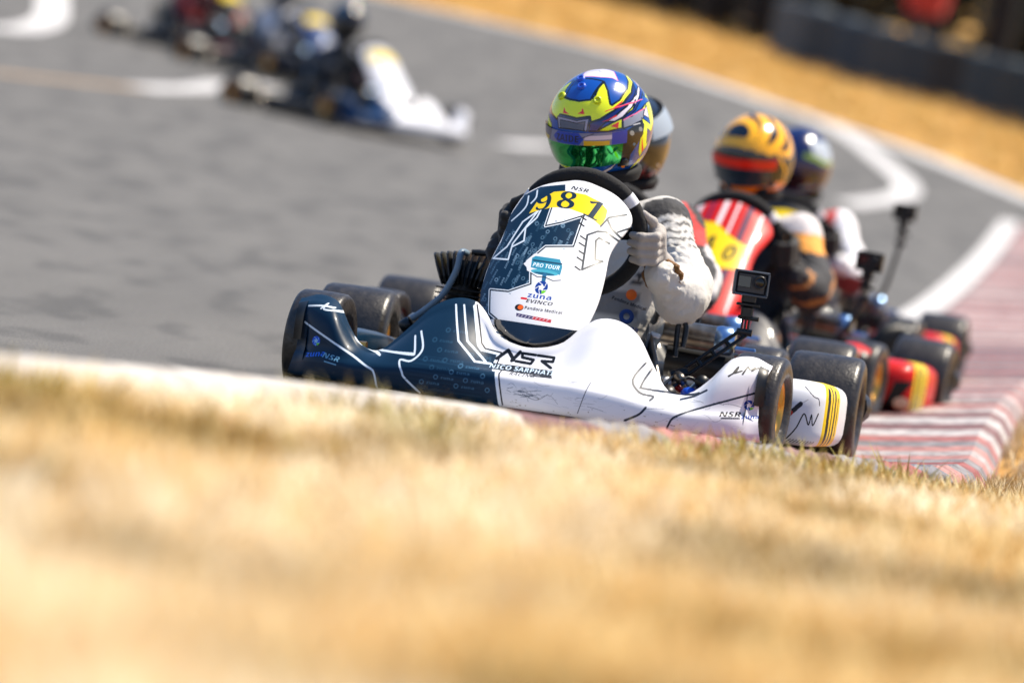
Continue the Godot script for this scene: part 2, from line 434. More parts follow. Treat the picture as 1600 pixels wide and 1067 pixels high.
const FA := {
"navy":[-0.036,0.596,-0.099,0.582,-0.134,0.557,-0.153,0.502,-0.153,0.435,-0.165,0.383,-0.166,0.328,-0.172,0.288,-0.17,0.245,-0.135,0.239,-0.106,0.245,-0.122,0.256,-0.139,0.313,-0.09,0.315,-0.042,0.341,-0.049,0.37,-0.074,0.387,-0.05,0.419,-0.033,0.436,0.033,0.446,0.034,0.526,-0.011,0.502,-0.05,0.487,-0.05,0.534,-0.02,0.549],
"yel":[-0.103,0.512,-0.093,0.543,-0.058,0.574,-0.03,0.58,0.021,0.578,0.06,0.565,0.083,0.547,0.085,0.528,0.08,0.505,0.061,0.517,0.029,0.53,-0.016,0.539,-0.051,0.534,-0.081,0.522],
"w1":[-0.081,0.522,-0.102,0.471,-0.119,0.432,-0.117,0.392,-0.16,0.39,-0.132,0.423,-0.112,0.489,-0.081,0.522],
"w2":[-0.075,0.527,-0.079,0.504,-0.099,0.475,-0.092,0.443,-0.117,0.425],
"w3":[-0.121,0.555,-0.117,0.533,-0.125,0.513,-0.144,0.488],
"w4":[-0.103,0.572,-0.099,0.554,-0.107,0.538],
"n1":[-0.05,0.534,-0.05,0.487,-0.011,0.502,0.034,0.526,0.033,0.446,-0.033,0.436,-0.048,0.416],
"n2":[-0.049,0.37,-0.04,0.341,-0.09,0.315,-0.139,0.313,-0.122,0.258,-0.098,0.246],
"a1":[0.127,0.476,0.095,0.493,0.076,0.491,0.056,0.479,0.069,0.393,0.108,0.42,0.091,0.422,0.079,0.468,0.084,0.476,0.11,0.466],
"a2":[0.08,0.505,0.091,0.529,0.127,0.543],
"a3":[0.121,0.497,0.146,0.513],
"a4":[0.089,0.525,0.106,0.502,0.135,0.481],
"pt":[-0.057,0.404,-0.05,0.41,0.011,0.41,0.022,0.393,0.023,0.372,-0.053,0.381],
"pe":[-0.016,0.373],
"ps":[-0.013,0.363],
"ring":[-0.012,0.336],
"zt":[-0.01,0.313],
"ev":[-0.006,0.3],
"evr":[-0.046,0.3],
"pm":[0.006,0.283],
"pmi":[-0.051,0.281],
"bx":[-0.054,0.267,-0.012,0.265,-0.011,0.257,-0.052,0.259],
"bx2":[-0.012,0.265,0.034,0.263,0.034,0.255,-0.011,0.257],
"d9":[-0.076,0.548],
"d8":[-0.019,0.558],
"d1":[0.053,0.547],
"nsr":[0.005,0.589],
"s0":[0.027,0.522,0.042,0.515],
"s1":[0.028,0.506,0.042,0.499],
"s2":[0.041,0.474,0.056,0.467],
"s3":[0.043,0.457,0.057,0.451],
"s4":[0.049,0.437,0.063,0.431],
"s5":[0.049,0.421,0.064,0.414],
"s6":[0.051,0.398,0.065,0.391],
}
const BU := {
"b0":[-0.15,0.269,-0.114,0.18,-0.103,0.169,-0.063,0.165,-0.064,0.141,-0.057,0.127,-0.046,0.126,-0.024,0.046],
"l1":[-0.195,0.266,-0.159,0.182,-0.107,0.14,-0.072,0.14],
"l2":[-0.175,0.268,-0.14,0.185,-0.084,0.142],
"l3":[-0.268,0.179,-0.254,0.141,-0.264,0.134,-0.339,0.134],
"l4":[-0.257,0.192,-0.237,0.151,-0.255,0.12,-0.284,0.118,-0.271,0.091,-0.262,0.078,-0.221,0.049],
"l5":[-0.546,0.173,-0.467,0.139,-0.367,0.094,-0.342,0.082,-0.329,0.046],
"l6":[-0.428,0.183,-0.409,0.147,-0.341,0.122],
"l7":[-0.411,0.159,-0.374,0.137,-0.341,0.122],
"l8":[-0.383,0.147,-0.357,0.135,-0.31,0.134,-0.258,0.137],
"s1":[-0.544,0.213,-0.507,0.218,-0.478,0.217],
"s2":[-0.509,0.211,-0.497,0.225,-0.501,0.21,-0.46,0.212],
"s3":[-0.48,0.211,-0.455,0.209,-0.445,0.204],
"rg":[-0.506,0.133],
"zu":[-0.502,0.101],
"ns2":[-0.457,0.097],
"nsr":[0.003,0.164],
"nic":[0.007,0.143],
"rac":[0.013,0.129],
"nbg":[-0.068,0.143,0.076,0.144,0.081,0.129,-0.062,0.128],
"scf":[-0.019,0.087,0.011,0.08,0.039,0.085,0.072,0.091,0.044,0.09,0.007,0.088],
"seam":[0.177,0.13,0.16,0.055],
"r1":[0.283,0.194,0.268,0.15,0.292,0.123,0.322,0.119,0.319,0.109],
"r2":[0.299,0.181,0.29,0.14,0.301,0.134,0.391,0.134,0.421,0.142],
"r3":[0.314,0.091,0.301,0.073,0.27,0.054],
"r4":[0.577,0.173,0.508,0.141,0.423,0.102,0.39,0.084,0.376,0.072,0.367,0.048],
"r5":[0.383,0.121,0.412,0.133,0.441,0.151],
"rn":[0.504,0.099],
"rr":[0.54,0.13],
"rz":[0.546,0.102],
"q1":[0.486,0.191,0.501,0.206,0.503,0.216,0.496,0.2,0.513,0.208],
"q2":[0.516,0.2,0.524,0.218,0.53,0.214,0.54,0.219],
"q3":[0.535,0.211,0.546,0.219,0.558,0.216],
"pat":[-0.186,0.091,-0.133,0.125,-0.113,0.093,-0.074,0.109,-0.058,0.078,-0.219,0.075,-0.15,0.108,-0.134,0.077,-0.174,0.133,-0.195,0.155,-0.191,0.204,-0.215,0.177,-0.222,0.129,-0.12,0.153,-0.2,0.112,-0.081,0.147],
}
const HE := {
"white":[-13.4,40.7,-20.5,58.0,-5.5,68.9,15.5,64.7,32.3,46.2,24.8,46.9,12.3,41.2,-8.7,37.5],
"yel":[-21.2,32.2,-22.7,17.5,-21.4,9.6,-17.8,7.2,-9.1,5.1,4.2,4.2,15.8,7.8,19.6,12.4,18.9,23.6,20.4,35.1,29.9,24.6,38.4,10.0,40.7,9.4,46.3,19.7,47.4,42.0,41.2,57.4,22.0,79.8,11.8,77.0,0.0,72.0,14.9,77.9,28.6,80.9,45.7,64.1,53.8,39.0,51.3,18.3,44.5,4.1,33.4,-9.5,23.9,-15.3,21.3,-9.8,6.8,-14.2,-17.7,-11.5,-23.0,-16.5,-34.9,-10.0,-52.3,7.8,-47.8,20.3,-31.2,26.3],
"win":[-17.7,29.6,-6.4,34.5,19.3,35.8,17.2,18.0,16.5,7.9,4.2,4.2,-9.1,5.1,-17.2,7.9,-16.9,15.4],
"vent":[-21.5,-13.4,7.2,-16.4,21.1,-11.8,20.7,-25.6,-17.4,-25.9],
"vent2":[-16.3,-17.2,7.7,-19.0,17.1,-15.7,17.3,-25.8,-14.3,-25.8],
"yl":[-55.1,-4.2,-33.4,-20.7,-32.4,-25.9,-56.7,-19.7,-56.3,-12.4],
"navy":[22.8,-25.2,22.6,-15.6,33.5,-10.2,44.7,3.5,52.2,17.9,54.7,38.7,47.7,61.7,57.1,48.9,59.6,30.8,53.9,11.0,46.5,-2.5,37.2,-14.5,32.1,-23.4],
"pink":[36.6,-12.0,48.7,-0.2,56.7,16.2,60.4,43.0,49.1,79.9,31.4,81.2,18.7,79.0,31.1,81.1,48.7,81.1,62.0,65.1,66.3,30.1,60.2,6.0,49.2,-7.3],
"red1":[34.1,-12.7,41.1,-7.9,48.5,0.5,50.1,-0.3,41.4,-9.2],
"red2":[43.4,7.5,48.3,18.2,49.3,23.6,49.8,18.2,45.9,8.6],
"yr":[32.1,-23.4,45.9,-10.6,55.5,-1.1,62.5,18.2,62.5,33.7,64.7,16.9,56.2,-1.1,59.2,-11.8,43.9,-20.6],
"red3":[46.0,-14.1,53.8,-5.6,54.4,-13.8],
"silver":[57.0,-1.2,66.2,7.6,74.8,26.5,76.7,40.6,83.0,13.3,69.9,-4.2,60.7,-12.0],
"blue2":[49.3,81.1,62.1,68.6,69.0,42.2,67.9,18.2,59.6,-2.4,57.5,-0.2,65.3,20.3,65.5,40.3,60.6,57.6],
"yz":[62.9,78.2,57.9,79.5,72.6,74.6,93.4,61.5,108.8,44.2,107.6,1.0,107.8,-22.1,99.4,-36.7,95.9,-47.4,90.7,-37.9,87.1,-10.5,87.2,5.6,79.8,13.9,99.9,18.6,85.0,33.0,75.6,27.3,77.6,46.1,80.3,70.8,71.2,57.3],
"tri":[78.8,42.4,92.9,25.1,80.5,20.1],
"tri2":[95.4,7.0,112.3,10.3,104.8,-18.1],
"red4":[89.2,-9.5,102.2,-31.2,97.8,-36.9],
"ytop":[12.5,77.2,28.6,80.8,45.0,81.4,56.5,79.8,54.8,80.2,42.5,81.5,27.2,80.7],
"rearw":[31.1,81.1,39.3,81.5,54.2,80.3,69.9,53.0,55.5,66.3],
"pl":[68.2,-101.6,115.7,-52.3,124.9,-10.7,124.2,-21.4,117.5,-48.0,78.8,-95.5],
"pl2":[22.6,-87.7,51.2,-66.5,63.1,-53.4,50.8,-71.3,30.3,-87.9],
"yst":[77.1,-78.5,93.3,-53.0,108.4,-40.2,101.0,-61.7],
"chin":[-46.9,-65.2,22.5,-69.6,13.2,-88.2,-43.1,-71.9],
"chinb":[-43.9,-70.6,16.3,-76.9,9.8,-85.3,-42.3,-73.2],
"side":[55.6,-32.5,63.4,-16.5,78.0,5.7,81.5,11.0,87.5,8.0,90.7,-6.7,86.1,-24.4,77.5,-44.0,76.1,-68.5,60.0,-66.6,57.7,-53.9],
"c1":[73.2,-13.2],
"c2":[84.0,-2.0],
"c3":[80.4,-27.0],
"c4":[67.5,-67.2],
"v1":[-2.1,25.8],
"v2":[-41.1,15.6],
"v3":[30.1,12.8],
"e1":[-13.1,-10.2,-13.1,-3.7,-9.7,-8.1,-3.3,-10.9],
"e2":[6.8,-9.2,10.6,-6.0,10.8,-2.1,14.8,-8.5],
"vis":[-56.4,-31.8,55.6,-30.9,57.3,-62.0,-49.2,-60.0],
"strip":[-56.7,-19.4,61.8,-13.2,65.3,-28.5,-56.4,-31.8],
"logo":[1.1,-32.9],
}
# ---------------------------------------------------------------- karts
const NAVY := Color(0.015, 0.15, 0.24)
const INK := Color(0.02, 0.06, 0.10)
const CAR := {"a": [0.0, 0.05, 0.085, 0.115, 0.15, 0.20, 0.25, 0.30, 0.35, 0.40, 0.44, 0.48, 0.53, 0.575],
	"yt": [0.186, 0.194, 0.212, 0.25, 0.277, 0.278, 0.25, 0.185, 0.13, 0.135, 0.175, 0.228, 0.240, 0.225],
	"zt": [0.215, 0.21, 0.19, 0.155, 0.13, 0.12, 0.13, 0.17, 0.20, 0.19, 0.16, 0.13, 0.11, 0.10],
	"zf": [0.36, 0.358, 0.356, 0.353, 0.35, 0.342, 0.332, 0.32, 0.305, 0.285, 0.265, 0.24, 0.205, 0.16],
	"yc": [0.115, 0.115, 0.115, 0.115, 0.115, 0.112, 0.108, 0.10, 0.095, 0.092, 0.095, 0.10, 0.10, 0.10]}
var SH := {}     # shared meshes
func table(k: String, a: float) -> float:
	var X = CAR.a
	var Y = CAR[k]
	var i := 0
	while i < X.size() - 2 and a > X[i + 1]: i += 1
	var pre: float = Y[i - 1] if i > 0 else Y[1]
	var post: float = Y[mini(i + 2, Y.size() - 1)]
	return cubic_interpolate(Y[i], Y[i + 1], pre, post, clampf((a - X[i]) / (X[i + 1] - X[i]), 0, 1))
func bumper_row(x: float, inset := 0.0) -> PackedVector3Array:
	var a := absf(x)
	var yt := table("yt", a)
	var zt := table("zt", a)
	var zf := table("zf", a)
	var yc := table("yc", a)
	var fender := smoothstep(0.40, 0.48, a)
	var hollow := 1.0 - smoothstep(0.08, 0.2, a)
	var r := PackedVector3Array()
	var add := func(z, y): r.append(Vector3(x, y - inset * signf(y - 0.13), z - inset))
	add.call(zf - 0.05, 0.045)
	add.call(zf - 0.015, 0.045)
	add.call(zf - 0.004, 0.052)
	add.call(zf, 0.066)
	add.call(zf + 0.002, (0.066 + yc) / 2)
	add.call(zf, yc - 0.006)
	add.call(zf - 0.004, yc)
	add.call(zf - 0.012, yc + 0.006)
	for k in 8:
		var t := (k + 1) / 9.0
		var bulge := sin(t * PI) * (0.03 * fender - 0.02 * hollow + 0.004)
		add.call(lerpf(zf - 0.012, zt, t) + bulge, lerpf(yc + 0.006, yt, t) + bulge * 0.9)
	add.call(zt + 0.006, yt + 0.004)
	add.call(zt - 0.006, yt + 0.004)
	add.call(zt - 0.014, yt - 0.006)
	add.call(zt - 0.02, yt - 0.03)
	add.call(zt - 0.02, 0.06)
	return r
func bumper_mesh(cv: Canvas) -> ArrayMesh:
	var s := st()
	var P := []
	for i in 97:
		var u := -1.0 + 2.0 * i / 96
		var row := bumper_row(u * 0.575)
		# the outer ends are cut back in the middle
		var e := smoothstep(0.86, 1.0, absf(u))
		for j in row.size():
			var f: float = clampf((row[j].y - 0.05) / 0.17, 0, 1)
			row[j].x -= signf(u) * e * 0.014 * sin(f * PI)
		P.append(row)
	grid(s, P, func(v): return cv.uv(v.x, v.y), true)
	return fin(s)
func panel_mesh(cv: Canvas) -> ArrayMesh:
	var ys := [0.232, 0.25, 0.288, 0.328, 0.383, 0.435, 0.47, 0.502, 0.53, 0.557, 0.582, 0.596, 0.607]
	var left := [0.118, 0.140, 0.160, 0.166, 0.165, 0.156, 0.153, 0.153, 0.146, 0.134, 0.103, 0.072, 0.03]
	var right := [0.098, 0.112, 0.121, 0.125, 0.123, 0.118, 0.124, 0.137, 0.143, 0.128, 0.098, 0.068, 0.03]
	var s := st()
	var P := []
	for i in 61:
		var q := i / 60.0 * (ys.size() - 1)
		var k := mini(int(q), ys.size() - 2)
		var ci := func(T): return cubic_interpolate(T[k], T[k + 1], T[maxi(k - 1, 0)], T[mini(k + 2, T.size() - 1)], q - k)
		var y0: float = ci.call(ys)
		var wl: float = ci.call(left)
		var wr: float = ci.call(right)
		var t := (y0 - 0.232) / 0.375
		var row := PackedVector3Array()
		for j in 33:
			var u := -1.0 + 2.0 * j / 32
			var x := u * (wl if u < 0 else wr)
			var z := 0.14 - 0.44 * pow(t, 1.15) - 0.07 * pow(x / 0.16, 2.0) - 0.014 * pow(absf(u), 6.0)
			row.append(Vector3(x, y0 + 0.004 * (1 - u * u) * t - 0.005 * (1 - u * u) * (1 - t), z))
		P.append(row)
	sheet(s, P, Vector3(0, -0.004, -0.006), func(v): return cv.uv(v.x, v.y))
	return fin(s)
func gloss(t: Texture2D) -> StandardMaterial3D:
	return mat(Color(0.95, 0.95, 0.95), 0.42, 0.0, {"albedo_texture": t, "metallic_specular": 0.3, "clearcoat_enabled": true, "clearcoat": 0.12, "clearcoat_roughness": 0.06})

# -------- print of the leading kart
func panel_print() -> Canvas:
	var c := Canvas.new(self, -0.19, 0.21, 0.19, 0.63, 2600.0, Color(0.9, 0.9, 0.91))
	var lt := Color(0.62, 0.72, 0.80)
	c.poly(FA.navy, NAVY)
	# speckle of small rings and words inside the navy
	var r := RandomNumberGenerator.new()
	r.seed = 5
	var nv := c.pts(FA.navy)
	for k in 210:
		var x := r.randf_range(-0.16, 0.04)
		var y := r.randf_range(0.24, 0.5)
		if y > 0.46 and x < -0.09: continue
		if not Geometry2D.is_point_in_polygon(c.px(x, y), nv): continue
		var g := NAVY.lerp(lt, r.randf_range(0.25, 0.8))
		if k % 4 == 0:
			c.disc(x, y, 0.005, g)
			c.disc(x, y, 0.0027, NAVY)
		else: c.text("zuna", x, y, 0.0065, g, 78 + r.randf_range(-4, 4))
	for k in ["w1", "w2"]: c.line(FA[k], 0.0042, Color(0.88, 0.92, 0.95))
	for k in ["w3", "w4"]: c.curve(FA[k], 0.004, Color(0.85, 0.9, 0.94))
	for k in ["n1", "n2"]:
		c.line(FA[k], 0.0085, Color(0.88, 0.9, 0.92))
		c.line(FA[k], 0.0034, INK)
	c.poly(FA.yel, Color(0.96, 0.82, 0.04))
	c.text("9", FA.d9[0], FA.d9[1] - 0.002, 0.042, NAVY, 13, 0.1, "Droid Serif", 1.35)
	c.text("8", FA.d8[0], FA.d8[1], 0.043, NAVY, 0, 0.05, "Droid Serif", 1.45)
	c.text("1", FA.d1[0], FA.d1[1] - 0.003, 0.044, NAVY, -18, 0.0, "Droid Serif", 1.5)
	for k in ["a1", "a2", "a3", "a4"]: c.line(FA[k], 0.005, Color(0.1, 0.16, 0.21))
	for k in 7: c.line(FA["s%d" % k], 0.0034, Color(0.08, 0.1, 0.12))
	c.text("NSR", FA.nsr[0], FA.nsr[1], 0.009, INK, -4, 0.3, "Droid Sans", 1.9)
	# round blue print
	c.poly([-0.07, 0.395, -0.055, 0.415, -0.02, 0.421, 0.02, 0.416, 0.036, 0.39, 0.03, 0.365, -0.02, 0.36, -0.06, 0.372], Color(0.9, 0.9, 0.91))
	c.poly(FA.pt, Color(0.20, 0.55, 0.66))
	c.line([-0.052, 0.399, 0.018, 0.399], 0.004, Color(0.10, 0.28, 0.38))
	c.text("PRO TOUR", -0.016, 0.389, 0.0095, Color(0.93, 0.97, 0.98), 0, 0.1, "Droid Sans", 1.05)
	c.disc(FA.pe[0], FA.pe[1], 0.034, Color(0.28, 0.66, 0.74), 0.007)
	c.disc(FA.pe[0], FA.pe[1] - 0.003, 0.026, Color(0.12, 0.35, 0.46), 0.003)
	c.line([-0.014, 0.368, -0.012, 0.354], 0.01, Color(0.15, 0.4, 0.55))
	c.line([-0.05, 0.368, -0.03, 0.36, -0.012, 0.362, 0.01, 0.356, 0.028, 0.36], 0.002, Color(0.12, 0.16, 0.2))
	c.ring(FA.ring[0], FA.ring[1], 0.0155, Color(0.05, 0.22, 0.55), Color(0.9, 0.9, 0.91))
	c.text("zuna", FA.zt[0], FA.zt[1], 0.012, Color(0.10, 0.28, 0.62), 0, 0, "Droid Sans", 1.6)
	c.text("EVINCO", FA.ev[0], FA.ev[1], 0.0085, Color(0.1, 0.1, 0.12), 0, 0.25, "Droid Sans", 1.5)
	c.line([FA.evr[0] - 0.006, FA.evr[1] + 0.004, FA.evr[0] + 0.006, FA.evr[1] + 0.004], 0.005, Color(0.85, 0.08, 0.12))
	c.disc(FA.pmi[0], FA.pmi[1], 0.011, Color(0.1, 0.1, 0.12), 0.008)
	c.disc(FA.pmi[0] + 0.003, FA.pmi[1] + 0.001, 0.007, Color(0.95, 0.4, 0.1), 0.006)
	c.text("Pandora Medical", FA.pm[0] + 0.002, FA.pm[1], 0.0075, Color(0.12, 0.12, 0.15), 0, 0, "Droid Sans", 1.1)
	c.poly(FA.bx, Color(0.28, 0.25, 0.4))
	c.poly(FA.bx2, Color(0.75, 0.2, 0.24))
	for k in 9: c.line([-0.049 + k * 0.009, 0.2605 - k * 0.0002, -0.045 + k * 0.009, 0.264 - k * 0.0002], 0.0014, Color(0.9, 0.88, 0.9))
	return c
func bumper_print() -> Canvas:
	var c := Canvas.new(self, -0.6, 0.02, 0.6, 0.30, 1700.0, Color(0.9, 0.9, 0.92))
	var b := [-0.62, 0.32, -0.15, 0.32]
	b.append_array(BU.b0)
	b.append_array([-0.02, 0.0, -0.62, 0.0])
	c.poly(b, NAVY)
	var dim := NAVY.lerp(Color(0.55, 0.72, 0.85), 0.42)
	for k in BU.pat.size() / 2:
		var x: float = BU.pat[2 * k]
		var y: float = BU.pat[2 * k + 1]
		var g := dim.lerp(NAVY, 0.5 if k > 7 else 0.0)
		c.disc(x, y, 0.0062, g)
		c.disc(x, y, 0.0034, NAVY)
		if x < -0.09: c.text("zuna", x + 0.028, y, 0.007, g, 0, 0, "Droid Sans", 1.5)
	for y in 9: c.line([-0.25, 0.06 + y * 0.0095, -0.07, 0.06 + y * 0.0095], 0.0007, NAVY.lerp(Color(0.4, 0.6, 0.75), 0.25))
	var wl := Color(0.88, 0.92, 0.96)
	for k in ["l1", "l2"]: c.line(BU[k], 0.0045, wl)
	for k in ["l3", "l4", "l5", "l6", "l7", "l8"]: c.curve(BU[k], 0.005, wl)
	for k in ["s1", "s2", "s3"]: c.curve(BU[k], 0.0045, Color(0.85, 0.88, 0.9))
	c.line(BU.b0, 0.006, wl)
	var ink := []
	for i in BU.b0.size() / 2: ink.append_array([BU.b0[2 * i] + 0.006, BU.b0[2 * i + 1] + 0.004])
	c.line(ink, 0.0034, INK)
	c.ring(BU.rg[0], BU.rg[1], 0.011, Color(0.1, 0.35, 0.85), Color(0.6, 0.8, 0.95))
	c.text("zuna", BU.zu[0], BU.zu[1], 0.013, Color(0.15, 0.42, 0.9), 10, 0.1, "Droid Sans", 1.3)
	c.text("NSR", BU.ns2[0], BU.ns2[1] + 0.003, 0.012, Color(0.45, 0.65, 0.75), -8, 0.2, "Droid Sans", 1.5)
	c.line([BU.ns2[0] - 0.016, BU.ns2[1] - 0.009, BU.ns2[0] + 0.016, BU.ns2[1] - 0.013], 0.003, Color(0.45, 0.65, 0.75))
	c.poly(BU.nbg, INK)
	var x0: float = BU.nsr[0]
	var y0: float = BU.nsr[1]
	# the big N S R mark, drawn as wide strokes
	var q := 0.0085
	c.line([x0 - 0.066, y0 - 0.010, x0 - 0.045, y0 + 0.013, x0 - 0.026, y0 - 0.008], q, INK)
	c.line([x0 - 0.030, y0 - 0.010, x0 - 0.016, y0 + 0.013], q, INK)
	c.line([x0 + 0.022, y0 + 0.011, x0 - 0.010, y0 + 0.011, x0 - 0.008, y0 + 0.001, x0 + 0.020, y0 - 0.001, x0 + 0.016, y0 - 0.011, x0 - 0.020, y0 - 0.010], q * 0.8, INK)
	c.line([x0 + 0.028, y0 + 0.011, x0 + 0.066, y0 + 0.011, x0 + 0.066, y0 + 0.001, x0 + 0.040, y0 - 0.001, x0 + 0.066, y0 - 0.014], q * 0.8, INK)
	c.text("NICO SARPHATI", BU.nic[0] - 0.002, BU.nic[1] - 0.006, 0.0095, Color(0.8, 0.88, 0.95), 1, 0, "Droid Sans", 1.55)
	c.text("RACING", BU.rac[0], BU.rac[1] - 0.004, 0.0065, INK, 1, 0, "Droid Sans", 1.8)
	c.line([x0 + 0.03, BU.rac[1] - 0.003, x0 + 0.08, BU.rac[1] - 0.001], 0.0035, INK)
	# scrape marks
	var r := RandomNumberGenerator.new()
	r.seed = 9
	for k in 26:
		var x := r.randf_range(-0.015, 0.06)
		var y := 0.084 + r.randfn() * 0.004
		c.line([x, y, x + r.randf_range(0.006, 0.025), y + r.randfn() * 0.003], r.randf_range(0.0006, 0.0018), Color(0.25, 0.3, 0.36).lerp(Color(0.85, 0.86, 0.88), r.randf() * 0.7))
	for k in 70:
		var x := r.randf_range(-0.55, 0.55)
		var y := 0.045 + absf(r.randfn()) * 0.014
		var sz := r.randf_range(0.0004, 0.0012)
		c.disc(x, y, sz * r.randf_range(1, 4), (Color(0.7, 0.68, 0.64) if x > -0.03 else Color(0.12, 0.19, 0.24)).lerp(Color(0.4, 0.37, 0.34), r.randf() * 0.6), sz)
	for k in 40:
		var x := r.randf_range(-0.02, 0.5)
		var y := r.randf_range(0.06, 0.13)
		var q2 := r.randf_range(0.01, 0.05)
		c.curve([x, y, x + q2 * 0.5, y + r.randfn() * 0.003, x + q2, y + r.randfn() * 0.006], r.randf_range(0.0005, 0.0013), Color(0.45, 0.46, 0.5).lerp(Color(0.85, 0.85, 0.86), r.randf()))
	for k in 60:
		var x := r.randf_range(-0.55, 0.55)
		var y := r.randf_range(0.05, 0.1)
		c.line([x, y, x + r.randf_range(0.004, 0.03), y + r.randfn() * 0.002], 0.0007, (Color(0.1, 0.2, 0.3) if x < -0.05 else Color(0.7, 0.71, 0.74)))
	c.line(BU.seam, 0.0018, Color(0.25, 0.27, 0.3))
	for k in ["r1", "r2", "r3", "r5"]: c.curve(BU[k], 0.0052, Color(0.12, 0.16, 0.22))
	c.curve(BU.r4, 0.0045, Color(0.12, 0.16, 0.22))
	c.text("NSR", BU.rn[0], BU.rn[1] + 0.004, 0.012, Color(0.1, 0.1, 0.12), 8, 0.25, "Droid Sans", 1.5)
	c.line([BU.rn[0] - 0.018, BU.rn[1] - 0.008, BU.rn[0] + 0.02, BU.rn[1] - 0.003], 0.004, Color(0.3, 0.3, 0.33))
	c.ring(BU.rr[0], BU.rr[1], 0.0115, Color(0.06, 0.22, 0.6), Color(0.9, 0.9, 0.92))
	c.text("zuna", BU.rz[0], BU.rz[1], 0.010, Color(0.08, 0.24, 0.6), 8, 0.0, "Droid Sans", 1.2)
	for k in ["q1", "q2", "q3"]: c.curve(BU[k], 0.004, Color(0.07, 0.07, 0.09))
	return c
# print for side pods, drawn in (x - 0.35 z, y)
func pod_print(kind: int) -> Canvas:
	var base: Color = [Color(0.9, 0.9, 0.91), Color(0.06, 0.06, 0.07), Color(0.8, 0.08, 0.05), Color(0.85, 0.85, 0.85)][kind]
	var c := Canvas.new(self, 0.45, 0.02, 1.2, 0.26, 900.0, base)
	if kind == 0:
		c.curve([0.60, 0.05, 0.625, 0.09, 0.64, 0.125, 0.655, 0.10, 0.66, 0.125, 0.668, 0.10, 0.68, 0.13], 0.003, Color(0.08, 0.08, 0.1))
		c.curve([0.60, 0.09, 0.61, 0.13, 0.645, 0.16], 0.003, Color(0.75, 0.74, 0.75))
		c.line([0.598, 0.115, 0.628, 0.148], 0.011, Color(0.16, 0.14, 0.16))
		c.line([0.596, 0.112, 0.606, 0.124], 0.011, Color(0.75, 0.2, 0.15))
		c.curve([0.64, 0.19, 0.66, 0.17, 0.675, 0.165, 0.68, 0.15], 0.0022, Color(0.15, 0.15, 0.18))
		for k in 9: c.line([0.612 + k * 0.008, 0.053, 0.617 + k * 0.008, 0.06], 0.002, Color(0.2, 0.2, 0.22))
	elif kind == 2:
		c.poly([0.6, 0.05, 0.63, 0.14, 0.7, 0.15, 0.66, 0.1, 0.64, 0.05], Color(0.08, 0.05, 0.05))
		c.disc(0.665, 0.075, 0.03, Color(0.9, 0.75, 0.6), 0.02)
		c.poly([0.62, 0.03, 0.7, 0.03, 0.72, 0.05, 0.62, 0.05], Color(0.7, 0.3, 0.1))
	if kind == 0 or kind == 2:
		c.poly([0.70, 0.02, 0.79, 0.02, 0.79, 0.215, 0.70, 0.215], Color(0.95, 0.80, 0.05))
		c.line([0.718, 0.05, 0.715, 0.19], 0.010, Color(0.08, 0.08, 0.08))
		c.line([0.738, 0.05, 0.735, 0.195], 0.007, Color(0.08, 0.08, 0.08))
		c.line([0.758, 0.06, 0.756, 0.185], 0.010, Color(0.08, 0.08, 0.08))
		c.line([0.776, 0.08, 0.774, 0.17], 0.005, Color(0.08, 0.08, 0.08))
	return c
func plain_panel(kind: int) -> Canvas:
	var c := Canvas.new(self, -0.19, 0.21, 0.19, 0.63, 1000.0, [Color(0.05, 0.05, 0.06), Color(0.78, 0.06, 0.05), Color(0.88, 0.88, 0.9), Color(0.12, 0.25, 0.45)][kind])
	if kind == 1:
		for k in 7: c.line([-0.13 + k * 0.045, 0.24, -0.10 + k * 0.04, 0.62], 0.016 if k % 2 == 0 else 0.008, [Color(0.9, 0.88, 0.88), Color(0.1, 0.14, 0.3), Color(0.95, 0.9, 0.9)][k % 3])
		c.poly([-0.18, 0.21, 0.1, 0.21, 0.05, 0.3, -0.1, 0.33, -0.18, 0.3], Color(0.85, 0.85, 0.86))
		c.poly([-0.15, 0.46, -0.12, 0.53, -0.03, 0.535, 0.03, 0.50, 0.09, 0.475, 0.1, 0.44, 0.08, 0.40, 0.02, 0.395, -0.05, 0.40, -0.15, 0.42], Color(0.98, 0.82, 0.02))
		c.text("4", -0.105, 0.468, 0.05, INK, 8, 0.1, "Droid Sans", 1.1)
		c.text("4", -0.03, 0.468, 0.05, INK, 0, 0.1, "Droid Sans", 1.1)
		c.text("0", 0.045, 0.448, 0.05, INK, -8, 0.1, "Droid Sans", 1.1)
		c.poly([0.1, 0.24, 0.19, 0.24, 0.19, 0.6, 0.12, 0.55], Color(0.9, 0.06, 0.03))
		c.poly([-0.02, 0.24, 0.1, 0.24, 0.08, 0.31, 0.0, 0.33], Color(0.85, 0.05, 0.04))
	else:
		c.poly([-0.12, 0.50, -0.1, 0.565, 0.0, 0.58, 0.1, 0.565, 0.12, 0.50, 0.0, 0.52], Color(0.93, 0.8, 0.05))
		c.line([-0.12, 0.3, 0.0, 0.42, 0.12, 0.3], 0.02, [Color(0.6, 0.06, 0.05), Color(1, 1, 1), Color(0.75, 0.78, 0.82), Color(0.85, 0.86, 0.9)][kind])
	return c
